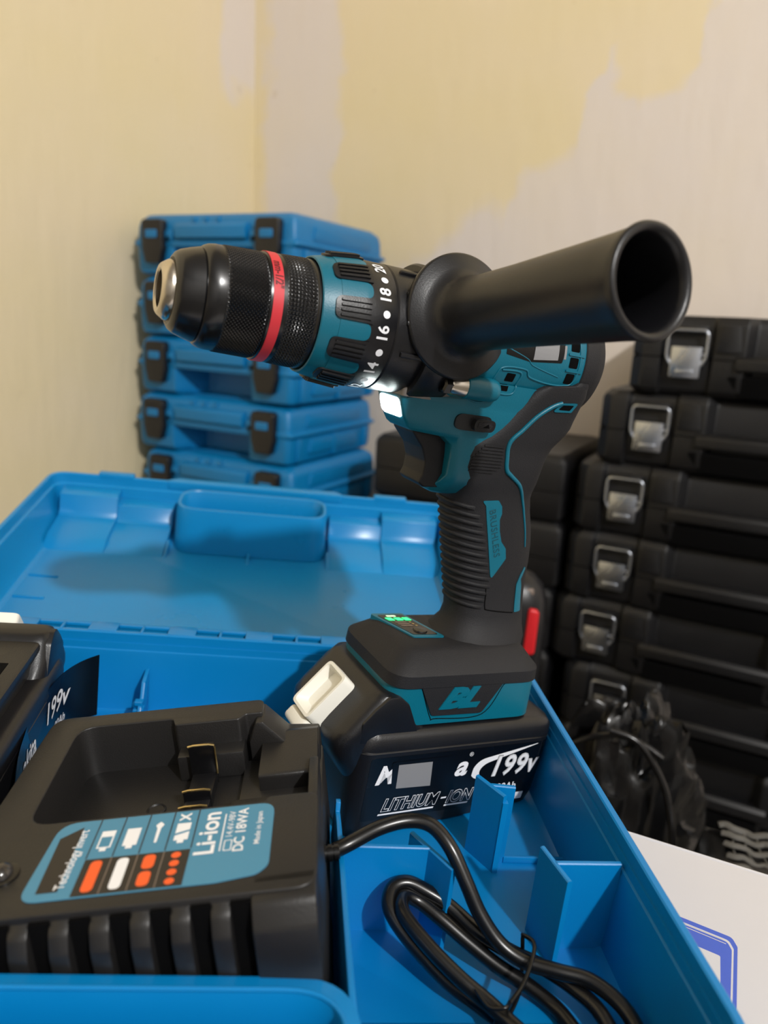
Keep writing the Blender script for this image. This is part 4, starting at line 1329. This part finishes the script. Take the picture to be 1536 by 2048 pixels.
# crumpled black plastic bag
from mathutils import noise as mnoise
bb = B()
NU, NV = 72, 44
bc = Vector((270, 735, 190))
rings_ = []
for j in range(NV + 1):
    t_ = j / NV
    row = []
    for i in range(NU):
        a = 2 * math.pi * i / NU
        el = -math.pi / 2 + math.pi * t_
        d = Vector((math.cos(a) * math.cos(el), math.sin(a) * math.cos(el), math.sin(el)))
        n1 = mnoise.noise(d * 1.7 + Vector((3, 1, 7)))
        n2 = abs(mnoise.noise(d * 3.6 + Vector((9, 4, 2))))
        n3 = abs(mnoise.noise(d * 8.0 + Vector((1, 8, 5))))
        k = 1 + 0.22 * n1 - 0.34 * n2 - 0.12 * n3
        p = Vector((d.x * 105 * k, d.y * 62 * k, d.z * 190 * k))
        p.z = max(p.z, -189.5)
        row.append(bc + p)
    rings_.append(row)
bb.loft(rings_)
bag = bb.build('plastic_bag', 'bag_black', None, 60, (270, 735, 0))
bag.location = (0.27, 0.735, 0)
tag(bag, 'crumpled glossy black plastic bag between the open case and black cases', 'bag')
bg2 = B()
bg2.tube(spline([(235, 690, 360), (262, 682, 352), (286, 672, 318), (296, 664, 285), (300, 655, 255)], 6), [3.5] * 24 + [2.5], 8)
bg2.tube(spline([(205, 712, 330), (228, 700, 348), (258, 690, 352), (285, 676, 340)], 6), 3.2, 8)
fold = bg2.build('bag_fold', 'bag_black', bag, 60, (270, 735, 0))

# grey netting lying behind the carton
nm = Matrix.Translation((0.362, 0.612, CAMZ - 0.452)) @ Matrix.Rotation(RAD(-24), 4, 'Z')
net = empty('netting', 'folded piece of grey woven netting lying behind the white carton', 'netting', m=nm)
for k in range(5):
    sag = 3 * math.sin(k * 1.3)
    pts_ = [(-38 + i * 6 + k * 3.2, 16 - k * 12 + 1.6 * math.sin(i * 2.1 + k), -k * 1.6 + 1.6 * math.sin(i * 1.1) + sag * 0.3) for i in range(15 - (k % 2))]
    B().tube(spline(pts_, 4), 2.5, 8, flat=1.5).build('net_cord', 'net_grey', net, 60)
for k in range(7):
    x = -30 + k * 12
    B().tube(spline([(x + 3.2 * j + 2 * math.sin(j * 2 + k), 17 - j * 12, -j * 1.6 - 1) for j in range(5)], 4), 1.0, 6).build('net_tie', 'net_grey', net, 60)
pile = B().loft([ring(rrect(-56 + d, 150 - d, -56 + d, 34 - d, 14, 4), z) for d, z in ((0, -292.5), (0, -40), (4, -16), (16, -8), (34, -5))]).build('dark_bundle', 'bag_black', None, 40)
pile.matrix_world = nm
tag(pile, 'dark wrapped bundle under the grey netting', 'bundle')

# the drill's work lamp
sp = bpy.data.lights.new('work_lamp', 'SPOT')
sp.energy = 0.06
sp.color = (0.88, 1.0, 0.98)
sp.spot_size = RAD(130)
sp.spot_blend = 0.7
sp.shadow_soft_size = 0.004
so = bpy.data.objects.new('work_lamp', sp)
COL.objects.link(so)
so.matrix_world = MD @ Matrix.Translation((0.0635, 0.0, 0.2225)) @ Vector((1, 0.05, 0.12)).to_track_quat('-Z', 'Y').to_matrix().to_4x4()
